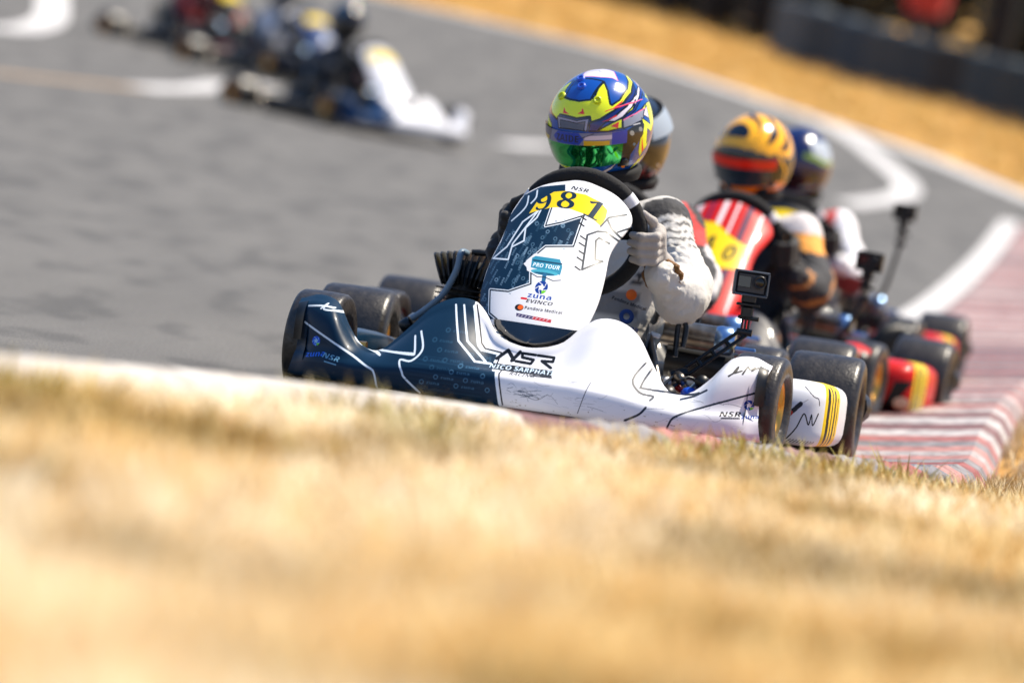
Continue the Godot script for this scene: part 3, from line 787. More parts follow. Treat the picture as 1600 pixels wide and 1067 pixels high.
func plain_bumper(kind: int) -> Canvas:
	var c := Canvas.new(self, -0.6, 0.02, 0.6, 0.30, 700.0, [Color(0.04, 0.04, 0.045), Color(0.78, 0.06, 0.05), Color(0.9, 0.9, 0.92), Color(0.05, 0.09, 0.16)][kind])
	if kind == 1:
		c.poly([0.18, 0.3, 0.42, 0.3, 0.38, 0.02, 0.22, 0.02], Color(0.04, 0.07, 0.16))
		c.poly([0.40, 0.16, 0.52, 0.2, 0.52, 0.17, 0.42, 0.12], Color(0.95, 0.6, 0.05))
		c.disc(0.5, 0.19, 0.012, Color(0.1, 0.7, 0.4))
		c.poly([-0.4, 0.3, -0.1, 0.3, -0.05, 0.02, -0.3, 0.02], Color(0.85, 0.85, 0.86))
	elif kind == 2:
		c.poly([-0.6, 0.3, -0.25, 0.3, -0.15, 0.15, -0.3, 0.02, -0.6, 0.02], Color(0.04, 0.2, 0.36))
	else:
		c.line([-0.5, 0.08, 0.0, 0.13, 0.5, 0.08], 0.02, Color(0.5, 0.08, 0.07))
	return c

# -------- the kart itself; z points to the nose, the origin lies on the ground under the front axle
func wheel(K: Node3D, c: Vector3, R: float, hw: float, turn := 0.0):
	var key := "w%f%f" % [R, hw]
	if not SH.has(key):
		var pr := [-hw * 0.72, 0.066, -hw * 0.9, 0.075, -hw, R - 0.042, -hw * 0.97, R - 0.018, -hw * 0.90, R - 0.006, -hw * 0.78, R - 0.0015, -hw * 0.3, R, 0.0, R, hw * 0.3, R, hw * 0.78, R - 0.0015, hw * 0.90, R - 0.006, hw * 0.97, R - 0.018, hw, R - 0.042, hw * 0.9, 0.075, hw * 0.72, 0.066]
		SH[key] = lathe_mesh(pr, 44)
		SH[key + "r"] = lathe_mesh([-hw * 0.78, 0.074, -hw * 0.8, 0.069, -hw * 0.70, 0.062, -hw * 0.55, 0.054, -hw * 0.25, 0.05, -hw * 0.2, 0.022, hw * 0.2, 0.022, hw * 0.25, 0.05, hw * 0.55, 0.054, hw * 0.70, 0.062, hw * 0.8, 0.069, hw * 0.78, 0.074], 32)
		SH[key + "h"] = lathe_mesh([-hw * 0.75, 0.0, -hw * 0.75, 0.014, -hw * 0.6, 0.017, -hw * 0.3, 0.025, hw * 0.3, 0.025, hw * 0.6, 0.017, hw * 0.75, 0.014, hw * 0.75, 0.0], 16)
	var W := thing("wheel", K, Transform3D(Basis(Vector3.UP, deg_to_rad(turn)), c))
	put("tyre", SH[key], M.tyre, W)
	put("rim", SH[key + "r"], M.gold, W)
	put("hub", SH[key + "h"], M.gold, W)
func pod_mesh(cv: Canvas, sg: float) -> ArrayMesh:
	var s := st()
	var P := []
	# sections along z: [z, inner x, outer x, bottom, top]
	for q in [[-0.155, 0.555, 0.62, 0.08, 0.14], [-0.165, 0.53, 0.655, 0.06, 0.175], [-0.19, 0.515, 0.68, 0.05, 0.195], [-0.24, 0.51, 0.695, 0.045, 0.205], [-0.4, 0.51, 0.70, 0.045, 0.205], [-0.62, 0.51, 0.70, 0.045, 0.20], [-0.82, 0.52, 0.68, 0.05, 0.19], [-0.86, 0.54, 0.65, 0.07, 0.16]]:
		var row := PackedVector3Array()
		var cx: float = (q[1] + q[2]) / 2
		var cy: float = (q[3] + q[4]) / 2
		for k in 28:
			var a := TAU * k / 28
			var f := func(t): return signf(t) * pow(absf(t), 0.45)
			row.append(Vector3((cx + f.call(cos(a)) * (q[2] - q[1]) / 2) * sg, cy + f.call(sin(a)) * (q[4] - q[3]) / 2, q[0]))
		P.append(row)
	for e in [0, P.size() - 1]:
		var m := PackedVector3Array()
		var c := Vector3.ZERO
		for v in P[e]: c += v / P[e].size()
		for v in P[e]: m.append(c + (v - c) * 0.02)
		if e == 0: P.push_front(m)
		else: P.append(m)
	grid(s, P, func(v): return cv.uv(absf(v.x) - 0.35 * (v.z + 0.16) , v.y), true)
	return fin(s)
func seat_mesh() -> ArrayMesh:
	var s := st()
	var path := smooth_path([Vector3(0, 0.10, -0.44), Vector3(0, 0.065, -0.58), Vector3(0, 0.07, -0.74), Vector3(0, 0.16, -0.90), Vector3(0, 0.34, -0.98), Vector3(0, 0.50, -1.03)], 4)
	var P := []
	for i in path.size():
		var d: Vector3 = (path[mini(i + 1, path.size() - 1)] - path[maxi(i - 1, 0)]).normalized()
		var nrm := Vector3(0, -d.z, d.y)
		var t := i / float(path.size() - 1)
		var rise := lerpf(0.21, 0.16, absf(t - 0.4) * 2)
		var row := PackedVector3Array()
		for j in 21:
			var a := (-1.0 + j / 10.0) * 1.75
			row.append(path[i] + Vector3(sin(a) * 0.195, 0, 0) + nrm * (1 - cos(a)) * rise)
		P.append(row)
	sheet(s, P, Vector3(0, -0.007, -0.004))
	return fin(s)
func steering_basis() -> Transform3D:
	return Transform3D(Basis(Vector3.RIGHT, deg_to_rad(20)), Vector3(0.002, 0.487, -0.41))
func kart(at: Transform3D, label: String, cv: Array, frame_mat: Material, lead: bool) -> Node3D:
	var K := thing("racing_kart", self, at)
	tag(K, label, "kart", "racing karts on the track")
	# body work
	var fb := put("front_bumper", bumper_mesh(cv[0]), gloss(cv[0].tex()), K)
	for sg in [-1.0, 1.0]:
		var s := st()
		var row := bumper_row(0.535 * sg, 0.004)
		var c := Vector3.ZERO
		for v in row: c += v / row.size()
		var m := PackedVector3Array()
		for v in row: m.append(v.lerp(c, 0.98))
		grid(s, [row, m], null, true, true)
		put("end_liner", fin(s), M.black, fb)
		s = st()
		var Q := []
		for k in 7:
			var r := bumper_row((0.550 + 0.022 * k / 6.0) * sg)
			var out := PackedVector3Array()
			for j in range(8, 15): out.append(r[j] + Vector3(0, 0.0, 0.0025 - 0.02 * sin(PI * k / 6.0) * 0.1))
			Q.append(out)
		grid(s, Q)
		put("air_slot", fin(s), M.black, fb)
	put("front_panel", panel_mesh(cv[1]), gloss(cv[1].tex()), K)
	# dark air scoop behind the lower edge of the panel
	var sc := st()
	var P := []
	for k in 17:
		var a := PI * k / 16
		var row := PackedVector3Array()
		for m in 8:
			var e := m / 7.0 * PI / 2
			row.append(Vector3(cos(a) * 0.103 * cos(e), 0.246 - sin(a) * 0.06 * cos(e * 0.5), 0.12 + 0.085 * sin(e) * (0.4 + 0.6 * sin(a))))
		P.append(row)
	grid(sc, P)
	put("air_scoop", fin(sc), M.blackgloss, K)
	for sg in [-1.0, 1.0]:
		put("side_pod", pod_mesh(cv[2], sg), gloss(cv[2].tex()) if sg > 0 else mat(NAVY if lead else Color(0.05, 0.05, 0.06), 0.3), K, Transform3D(Basis.from_scale(Vector3(0.66 if sg < 0 else 1.0, 0.85 if sg < 0 else 1.0, 1)), Vector3(-0.138 if sg < 0 else 0.0, 0, 0)))
		put("panel_support", tube_mesh([Vector3(0.07 * sg, 0.06, -0.12), Vector3(0.08 * sg, 0.3, -0.06), Vector3(0.06 * sg, 0.5, -0.27)], 0.008), M.steel, K)
	var s2 := st()
	tube(s2, smooth_path([Vector3(-0.66, 0.15, -1.16), Vector3(-0.6, 0.15, -1.28), Vector3(0, 0.15, -1.31), Vector3(0.6, 0.15, -1.28), Vector3(0.66, 0.15, -1.16)], 6), 0.045, 12)
	put("rear_bumper", fin(s2), M.black, K)
	# wheels and axles
	wheel(K, Vector3(-0.535, 0.127, 0), 0.127, 0.064, -5)
	wheel(K, Vector3(0.542, 0.127, 0), 0.127, 0.064, -5)
	wheel(K, Vector3(-0.635, 0.139, -1.05), 0.139, 0.098)
	wheel(K, Vector3(0.60, 0.139, -1.05), 0.139, 0.098)
	put("rear_axle", tube_mesh([Vector3(-0.6, 0.139, -1.05), Vector3(0.58, 0.139, -1.05)], 0.02, 14), M.steel, K)
	for sg in [-1.0, 1.0]:
		put("stub_axle", tube_mesh([Vector3(0.53 * sg, 0.127, 0), Vector3(0.42 * sg, 0.127, 0)], [0.012, 0.02], 12), M.gold, K)
		put("tie_rod", tube_mesh([Vector3(0.43 * sg, 0.12, -0.07), Vector3(0.05 * sg, 0.13, -0.16)], 0.006), M.frame_blue, K)
	# tubular frame
	var fr := st()
	for sg in [-1.0, 1.0]:
		tube(fr, smooth_path([Vector3(0.12 * sg, 0.07, 0.2), Vector3(0.28 * sg, 0.07, 0.12), Vector3(0.33 * sg, 0.07, -0.1), Vector3(0.32 * sg, 0.07, -0.5), Vector3(0.36 * sg, 0.08, -1.1)], 5), 0.015, 10)
		tube(fr, [Vector3(0.3 * sg, 0.08, 0.02), Vector3(0.44 * sg, 0.12, 0)], 0.016, 10)
		tube(fr, smooth_path([Vector3(0.33 * sg, 0.07, -0.2), Vector3(0.52 * sg, 0.1, -0.25), Vector3(0.54 * sg, 0.1, -0.7), Vector3(0.34 * sg, 0.08, -0.82)], 5), 0.01, 8)
	tube(fr, [Vector3(-0.33, 0.07, -0.12), Vector3(0.33, 0.07, -0.12)], 0.015, 10)
	tube(fr, [Vector3(-0.34, 0.08, -0.86), Vector3(0.34, 0.08, -0.86)], 0.015, 10)
	tube(fr, smooth_path([Vector3(-0.2, 0.1, 0.19), Vector3(-0.14, 0.12, 0.26), Vector3(0.14, 0.12, 0.26), Vector3(0.2, 0.1, 0.19)], 5), 0.01, 8)
	put("frame", fin(fr), frame_mat, K)
	put("floor_tray", box_mesh(Vector3(0.6, 0.006, 0.62)), M.anod, K, Transform3D(Basis(), Vector3(0, 0.05, -0.16)))
	if not SH.has("seat"): SH.seat = seat_mesh()
	put("seat", SH.seat, M.seat, K)
	# steering
	var SW := thing("steering_wheel", K, steering_basis())
	if not SH.has("rim"):
		var ring := []
		for k in 49:
			var a := TAU * k / 48
			ring.append(Vector3(cos(a) * 0.15, sin(a) * 0.15, 0))
		var s := st()
		tube(s, ring, 0.0195, 14, false)
		SH.rim = fin(s)
		for q in [["band0", 0.62, 0.80], ["band1", 2.55, 2.72]]:
			var arc := []
			for k in 6:
				var a: float = lerpf(q[1], q[2], k / 5.0)
				arc.append(Vector3(cos(a) * 0.15, sin(a) * 0.15, 0))
			SH[q[0]] = tube_mesh(arc, 0.0202, 14)
		s = st()
		for a in [0.12, PI - 0.12, -PI / 2]:
			var B := Basis(Vector3(0, 0, 1), a)
			cbox(s, B * Vector3(0.085, 0, 0), Vector3(0.13, 0.034, 0.005), 0.002, B)
		SH.spokes = fin(s)
	var rim := put("rim", SH.rim, M.suede, SW)
	put("white_band", SH.band0, M.white, rim)
	put("white_band", SH.band1, M.white, rim)
	put("spokes", SH.spokes, M.blackgloss, SW)
	put("boss", lathe_mesh([-0.03, 0.0, -0.03, 0.03, 0.012, 0.034, 0.014, 0.0], 16), M.anod, SW, Transform3D(Basis(Vector3.UP, PI / 2), Vector3.ZERO))
	put("steering_column", tube_mesh([Vector3(0, 0.48, -0.41), Vector3(0, 0.1, -0.12)], 0.011), M.steel, K)
	# engine on the left of the picture
	var E := thing("engine", K, Transform3D(Basis(), Vector3(-0.322, 0, -0.76)))
	put("crankcase", box_mesh(Vector3(0.15, 0.15, 0.2), 0.02), M.anod, E, Transform3D(Basis(), Vector3(0, 0.165, 0)))
	put("cylinder", lathe_mesh([0, 0.0, 0, 0.045, 0.16, 0.045, 0.16, 0.0], 16), M.anod, E, Transform3D(Basis(Vector3(0, 0, 1), PI / 2), Vector3(0, 0.22, 0)))
	for k in 5: put("cylinder_fin", SH.get_or_add("cfin", box_mesh(Vector3(0.128, 0.004, 0.13), 0.0015)), M.anod, E, Transform3D(Basis(), Vector3(0, 0.25 + k * 0.0135, 0)))
	for k in 11:
		var u := (k - 5) / 5.0
		put("head_fin", SH.get_or_add("hfin", fin_mesh()), M.headfin, E, Transform3D(Basis(Vector3(0, 0, 1), -u * 0.42), Vector3(u * 0.05, 0.312 + 0.006 * cos(u * 1.5), 0)))
	put("spark_plug_cap", tube_mesh([Vector3(0.01, 0.402, 0.03), Vector3(0.03, 0.404, 0.03), Vector3(0.055, 0.405, 0.03)], [0.008, 0.009, 0.007], 10), M.black, E)
	put("breather_hose", tube_mesh(smooth_path([Vector3(0.0, 0.398, 0.05), Vector3(-0.008, 0.396, 0.09), Vector3(-0.012, 0.35, 0.1), Vector3(-0.035, 0.29, 0.1), Vector3(-0.075, 0.245, 0.09), Vector3(-0.11, 0.215, 0.08)], 6), 0.0085, 10), M.hose, E)
	put("carburettor", box_mesh(Vector3(0.05, 0.06, 0.05), 0.012), M.steel, E, Transform3D(Basis(Vector3(0, 1, 0), 0.4), Vector3(-0.1, 0.2, 0.05)))
	put("hose_clip", lathe_mesh([-0.015, 0.012, -0.012, 0.018, 0.012, 0.018, 0.015, 0.012], 14), M.black, E, Transform3D(Basis(Vector3(0, 0, 1), 0.7), Vector3(-0.125, 0.195, 0.07)))
	# exhaust and the machinery on the right of the picture
	var X := thing("exhaust", K)
	put("silencer", tube_mesh([Vector3(0.12, 0.275, -0.84), Vector3(0.325, 0.272, -0.84)], 0.034, 20), M.steel, X)
	put("end_cap", tube_mesh([Vector3(0.325, 0.272, -0.84), Vector3(0.335, 0.272, -0.84), Vector3(0.365, 0.272, -0.84), Vector3(0.375, 0.272, -0.84)], [0.034, 0.037, 0.037, 0.026], 20), M.blued, X)
	put("pipe", tube_mesh(smooth_path([Vector3(-0.26, 0.24, -0.84), Vector3(-0.1, 0.2, -1.1), Vector3(0.08, 0.22, -1.08), Vector3(0.12, 0.27, -0.86)], 6), 0.022, 12), M.steel, X)
	put("airbox", tube_mesh([Vector3(0.2, 0.205, -0.9), Vector3(0.38, 0.2, -0.9)], 0.045, 18), M.black, K)
	put("seat_stay", tube_mesh([Vector3(0.19, 0.255, -0.55), Vector3(0.27, 0.08, -0.42)], 0.010), M.steel, K)
	put("seat_stay", tube_mesh([Vector3(0.2, 0.20, -0.52), Vector3(0.25, 0.075, -0.4)], 0.009), M.steel, K)
	put("brake_lever", tube_mesh(smooth_path([Vector3(0.262, 0.215, -0.55), Vector3(0.258, 0.29, -0.56), Vector3(0.267, 0.305, -0.56), Vector3(0.278, 0.29, -0.56), Vector3(0.278, 0.24, -0.55)], 5), 0.007, 10), M.black, K)
	put("bracket", box_mesh(Vector3(0.03, 0.012, 0.03), 0.003), M.white, K, Transform3D(Basis(Vector3(0, 0, 1), -0.2), Vector3(0.2, 0.262, -0.57)))
	var rad := thing("radiator", K, Transform3D(Basis(Vector3(1, 0, 0), -0.3), Vector3(0.415, 0.215, -0.72)))
	put("tank", box_mesh(Vector3(0.055, 0.012, 0.03), 0.003), M.blued, rad, Transform3D(Basis(), Vector3(0, 0.04, 0)))
	for k in 5: put("fin", SH.get_or_add("rfin", box_mesh(Vector3(0.05, 0.005, 0.025), 0.001)), M.steel, rad, Transform3D(Basis(), Vector3(0, -0.03 + k * 0.013, 0)))
	var bits := [[M.steel, 0.30, 0.165, 0.03], [M.blue, 0.33, 0.125, 0.045], [M.white, 0.27, 0.15, 0.022], [M.red, 0.30, 0.14, 0.018], [M.black, 0.36, 0.16, 0.04], [M.red, 0.385, 0.165, 0.02], [M.white, 0.345, 0.15, 0.02], [M.blue, 0.41, 0.15, 0.03], [M.steel, 0.38, 0.14, 0.028], [M.black, 0.28, 0.115, 0.05]]
	var pump := thing("brake_pump", K)
	for q in bits:
		put("fitting", lathe_mesh([-q[3] * 0.6, 0.0, -q[3] * 0.6, q[3] * 0.4, 0, q[3] * 0.5, q[3] * 0.5, q[3] * 0.42, q[3] * 0.6, 0.0], 12), q[0], pump, Transform3D(Basis(Vector3(0, 0, 1), q[1] * 40) * Basis(Vector3.UP, q[2] * 90), Vector3(q[1], q[2], -0.42 + q[3])))
	for q in [[0.26, 0.38, M.black], [0.3, 0.42, M.hose], [0.24, 0.34, M.steel]]:
		put("cable", tube_mesh(smooth_path([Vector3(q[0], 0.10, -0.36), Vector3((q[0] + q[1]) / 2, 0.17, -0.4), Vector3(q[1], 0.12, -0.44), Vector3(q[1] + 0.02, 0.08, -0.5)], 6), 0.0045, 8), q[2], pump)
	return K
func fin_mesh() -> ArrayMesh:
	var s := st()
	var P := []
	for q in [[0.0, 0.058], [0.02, 0.064], [0.05, 0.06], [0.078, 0.045], [0.084, 0.03]]:
		P.append(PackedVector3Array([Vector3(-0.0022, q[0], -q[1]), Vector3(-0.0022, q[0], q[1]), Vector3(0.0022, q[0], q[1]), Vector3(0.0022, q[0], -q[1])]))
	grid(s, P, null, true, true)
	s.set_smooth_group(0xFFFFFFFF)
	quad(s, P[4][0], P[4][1], P[4][2], P[4][3])
	return fin(s)

# ---------------------------------------------------------------- drivers
func driver_bones() -> Array:
	var b := []
	for sg in [-1.0, 1.0]:
		b.append([Vector3(0.08 * sg, 0.15, -0.76), Vector3(0.14 * sg, 0.19, -0.42), 0.085, 0.06])       # thigh
		b.append([Vector3(0.14 * sg, 0.19, -0.42), Vector3(0.14 * sg, 0.13, -0.06), 0.058, 0.042])       # shin
		b.append([Vector3(0.14 * sg, 0.12, -0.05), Vector3(0.14 * sg, 0.18, 0.06), 0.042, 0.034])          # foot
		b.append([Vector3(0.06 * sg, 0.18, -0.80), Vector3(0.085 * sg, 0.47, -0.80), 0.105, 0.105])        # trunk
		var far: bool = sg < 0        # the arm half hidden behind the panel is tucked in
		var sh := Vector3(-0.125, 0.492, -0.77) if far else Vector3(0.16, 0.54, -0.77)
		var el := Vector3(-0.182, 0.40, -0.62) if far else Vector3(0.262, 0.395, -0.62)
		var el2 := el + (Vector3(0.0, -0.01, 0.04) if far else Vector3(-0.012, -0.03, 0.045))
		b.append([Vector3(0.05 * sg, 0.485, -0.79), sh, 0.08, 0.056 if far else 0.066])        # shoulder
		b.append([sh, el, 0.055 if far else 0.064, 0.048 if far else 0.055])     # upper arm
		b.append([el, el2, 0.048 if far else 0.058, 0.048 if far else 0.060])    # elbow
		b.append([el2, Vector3(0.205 * sg, 0.412, -0.465), 0.046 if far else 0.059, 0.036 if far else 0.041])    # forearm
	b.append([Vector3(-0.01, 0.55, -0.78), Vector3(-0.02, 0.66, -0.74), 0.06, 0.055])
	return b
func hand_bones(sg: float) -> Array:
	var T := steering_basis()
	var f := func(x, y, z): return T * Vector3(x * sg, y, z)
	var b := []
	# wheel-plane space: x outwards, y along the rim, z towards the nose
	b.append([f.call(0.186, -0.055, -0.045), f.call(0.186, 0.018, -0.03), 0.027, 0.023])
	b.append([f.call(0.192, -0.035, -0.03), f.call(0.192, 0.016, -0.012), 0.022, 0.019])
	var ys := [0.022, 0.001, -0.021, -0.042]
	for k in 4:
		var y: float = ys[k]
		var L: float = [0.0, 0.004, 0.002, -0.005][k]
		b.append([f.call(0.196, y * 0.9 - 0.004, -0.012), f.call(0.190 + L * 0.3, y, 0.020), 0.0118, 0.0112])
		b.append([f.call(0.190 + L * 0.3, y, 0.020), f.call(0.157 - L, y - 0.001, 0.031), 0.0112, 0.0102])
		b.append([f.call(0.157 - L, y - 0.001, 0.031), f.call(0.131 - L, y - 0.003, 0.018), 0.0102, 0.0088])
	b.append([f.call(0.184, 0.02, -0.03), f.call(0.174, 0.048, -0.018), 0.0135, 0.0115])
	b.append([f.call(0.174, 0.048, -0.018), f.call(0.150, 0.070, -0.004), 0.0112, 0.0095])
	b.append([f.call(0.186, -0.05, -0.045), f.call(0.204, -0.075, -0.058), 0.028, 0.031])
	return b
func driver_parts():
	if SH.has("body"): return
	var B := body_mesh(driver_bones(), 0.0105, 0.045)
	# creases of the overall: ridged noise drawn out round the limbs
	var V: PackedVector3Array = B[0]
	for i in V.size():
		var v := V[i]
		var sg := signf(v.x)
		var arm := smoothstep(0.16, 0.21, absf(v.x)) * smoothstep(0.3, 0.34, v.y)
		var low := suit_wrinkles.get_noise_3d(v.x * 0.8 + 3.0, v.y * 0.8, v.z * 0.8)
		var low2 := suit_wrinkles.get_noise_3d(v.x * 0.7, v.y * 0.7 + 9.0, v.z * 0.7)
		# folds run across the limb
		var along := v.dot(Vector3(0.43 * sg, -0.64, 0.64)) if arm > 0.02 else v.y * 0.8 + v.z * 0.5
		var fold := sin(along * TAU / 0.042 + low * 9.0)
		fold = (1.0 - absf(fold)) * 2.0 - 1.0
		V[i] = v + B[1][i] * (0.0055 * fold * clampf(0.45 + low2 * 1.6, 0.1, 1.0) * (0.5 + 0.5 * arm) - 0.002 + low * 0.008)
	var N := PackedVector3Array()
	N.resize(V.size())
	var I: PackedInt32Array = B[2]
	for i in range(0, I.size(), 3):
		var nn := (V[I[i + 2]] - V[I[i]]).cross(V[I[i + 1]] - V[I[i]])
		for k in 3: N[I[i + k]] += nn
	for i in N.size(): N[i] = N[i].normalized()
	SH.body = [V, N, I]
	for sg in [-1.0, 1.0]: SH["hand%d" % sg] = body_mesh(hand_bones(sg), 0.0032, 0.006)
func ell(lon: float, lat: float, k := 1.0) -> Vector3:
	var p := Vector3(sin(deg_to_rad(lon)) * cos(deg_to_rad(lat)), sin(deg_to_rad(lat)), cos(deg_to_rad(lon)) * cos(deg_to_rad(lat)))
	var front := pow(maxf(0.0, cos(deg_to_rad(lon))), 1.5)
	var m := 1.0 + 0.20 * smoothstep(-22.0, -52.0, lat) * front
	var b := 1.0 + 0.05 * smoothstep(-10.0, -50.0, lat) * (1.0 - front)
	return p * Vector3(0.128 * b, 0.140, 0.150 * m) * k
func helm_uv(lon: float, lat: float) -> Vector2:
	var p := Vector3(sin(deg_to_rad(lon)) * cos(deg_to_rad(lat)), sin(deg_to_rad(lat)), cos(deg_to_rad(lon)) * cos(deg_to_rad(lat)))
	var th := acos(clampf(p.dot(Vector3(0, 0.5, 0.8660254)), -1, 1))
	var k := rad_to_deg(th) / maxf(1e-5, sin(th))
	return Vector2(k * p.x, k * p.dot(Vector3(0, 0.8660254, -0.5)))
func patch(lo0: float, lo1: float, la0, la1, k: float, thick: float, n := 24, m := 8, uvf = null) -> ArrayMesh:
	var s := st()
	for side in 2:
		var P := []
		var U := []
		for i in m + 1:
			var row := PackedVector3Array()
			for j in n + 1:
				var lon := lerpf(lo0, lo1, j / float(n))
				var a: float = la0.call(lon) if la0 is Callable else la0
				var b: float = la1.call(lon) if la1 is Callable else la1
				row.append(ell(lon, lerpf(a, b, i / float(m)), k - thick * side))
			P.append(row)
		s.set_smooth_group(0)
		for i in m:
			for j in n:
				var q := [[i, j], [i, j + 1], [i + 1, j + 1], [i, j], [i + 1, j + 1], [i + 1, j]]
				for e in q:
					s.set_uv(Vector2(e[1] / float(n), 1.0 - e[0] / float(m)))
					s.add_vertex(P[e[0]][e[1]])
	return fin(s)
func helmet(parent: Node3D, at: Transform3D, cv: Canvas, visor_mat: Material, strip_mat: Material, lead: bool):
	var Hn := thing("helmet", parent, at)
	if not SH.has("shell"):
		var s := st()
		s.set_smooth_group(0)
		var nl := 72
		var na := 40
		for i in na:
			for j in nl:
				for e in [[0, 0], [1, 0], [1, 1], [0, 0], [1, 1], [0, 1]]:
					var lat: float = lerpf(-62.0, 90.0, (i + e[0]) / float(na))
					var lon: float = -180.0 + 360.0 * (j + e[1]) / nl
					var u := helm_uv(lon, lat)
					s.set_uv(Vector2(0.5 + u.x / 300.0, 0.5 - u.y / 300.0))
					s.add_vertex(ell(lon if lon < 179.9 else -180.0, lat))
		SH.shell = fin(s)
		SH.visor = patch(-60, 60, func(l): return -39.0 + 6.0 * pow(absf(l) / 60, 2.0), func(l): return -7.0, 1.022, 0.02, 40, 10)
		SH.strip = patch(-64, 64, func(l): return -11.5 + 2.0 * pow(absf(l) / 64, 2.0), func(l): return 1.0 + 3.0 * pow(absf(l) / 64, 2.0), 1.034, 0.014, 40, 5)
		SH.collar = lathe_mesh([-0.0, 0.098, 0.018, 0.106, 0.03, 0.104, 0.035, 0.09, 0.0, 0.07], 32)
		SH.knob = lathe_mesh([-0.006, 0.0, -0.006, 0.012, 0.004, 0.011, 0.006, 0.009, 0.006, 0.0], 14)
		SH.duct = lathe_mesh([0.0, 0.012, 0.006, 0.010, 0.007, 0.0055, 0.002, 0.005, 0.002, 0.0], 14)
	put("shell", SH.shell, mat(Color(1, 1, 1), 0.22, 0.0, {"albedo_texture": cv.tex(), "clearcoat_enabled": true, "clearcoat": 0.6, "clearcoat_roughness": 0.05}), Hn)
	put("visor", SH.visor, visor_mat, Hn)
	if strip_mat != null: put("visor_strip", SH.strip, strip_mat, Hn)
	put("neck_roll", SH.collar, M.matte, Hn, Transform3D(Basis(Vector3(0, 0, 1), PI / 2), Vector3(0, -0.135, -0.005)))
	for sg in [-1.0, 1.0]:
		for q in [[66.0, -33.0, 1.0]]:
			var p := ell(q[0] * sg, q[1], 1.0)
			var n := p.normalized()
			put("visor_screw", SH.knob, M.black, Hn, Transform3D(Basis(n, n.cross(Vector3.UP).normalized(), n.cross(n.cross(Vector3.UP)).normalized()).scaled(Vector3.ONE * q[2]), p))
	if lead:
		for q in [[-2.0, 52.0], [-30.0, 36.0], [30.0, 36.0], [-20.0, 62.0]]:
			var p := ell(q[0], q[1], 0.998)
			var n := p.normalized()
			put("air_vent", SH.duct, M.blue if q[1] > 40 else mat(Color(0.8, 0.85, 0.05), 0.3), Hn, Transform3D(Basis(n, n.cross(Vector3.UP).normalized(), n.cross(n.cross(Vector3.UP)).normalized()), p))
func person(at: Transform3D, label: String, colour: Callable, glove_col: Callable, ht_: Transform3D, cv: Canvas, visor_mat: Material, strip_mat: Material, lead: bool) -> Node3D:
	driver_parts()
	var D := thing("person", self, at)
	tag(D, label, "person", "kart drivers")
	var cc := PackedColorArray()
	for v in SH.body[0]: cc.append(colour.call(v))
	put("body", skin(SH.body, cc), M.suit, D)
	for sg in [-1.0, 1.0]:
		var B: Array = SH["hand%d" % sg]
		var hc := PackedColorArray()
		for v in B[0]: hc.append(glove_col.call(v))
		put("glove", skin(B, hc), M.glove, D)
	helmet(D, ht_, cv, visor_mat, strip_mat, lead)
	return D
func helmet_blank(base: Color) -> Canvas: return Canvas.new(self, -150, -150, 150, 150, 3.4, base)
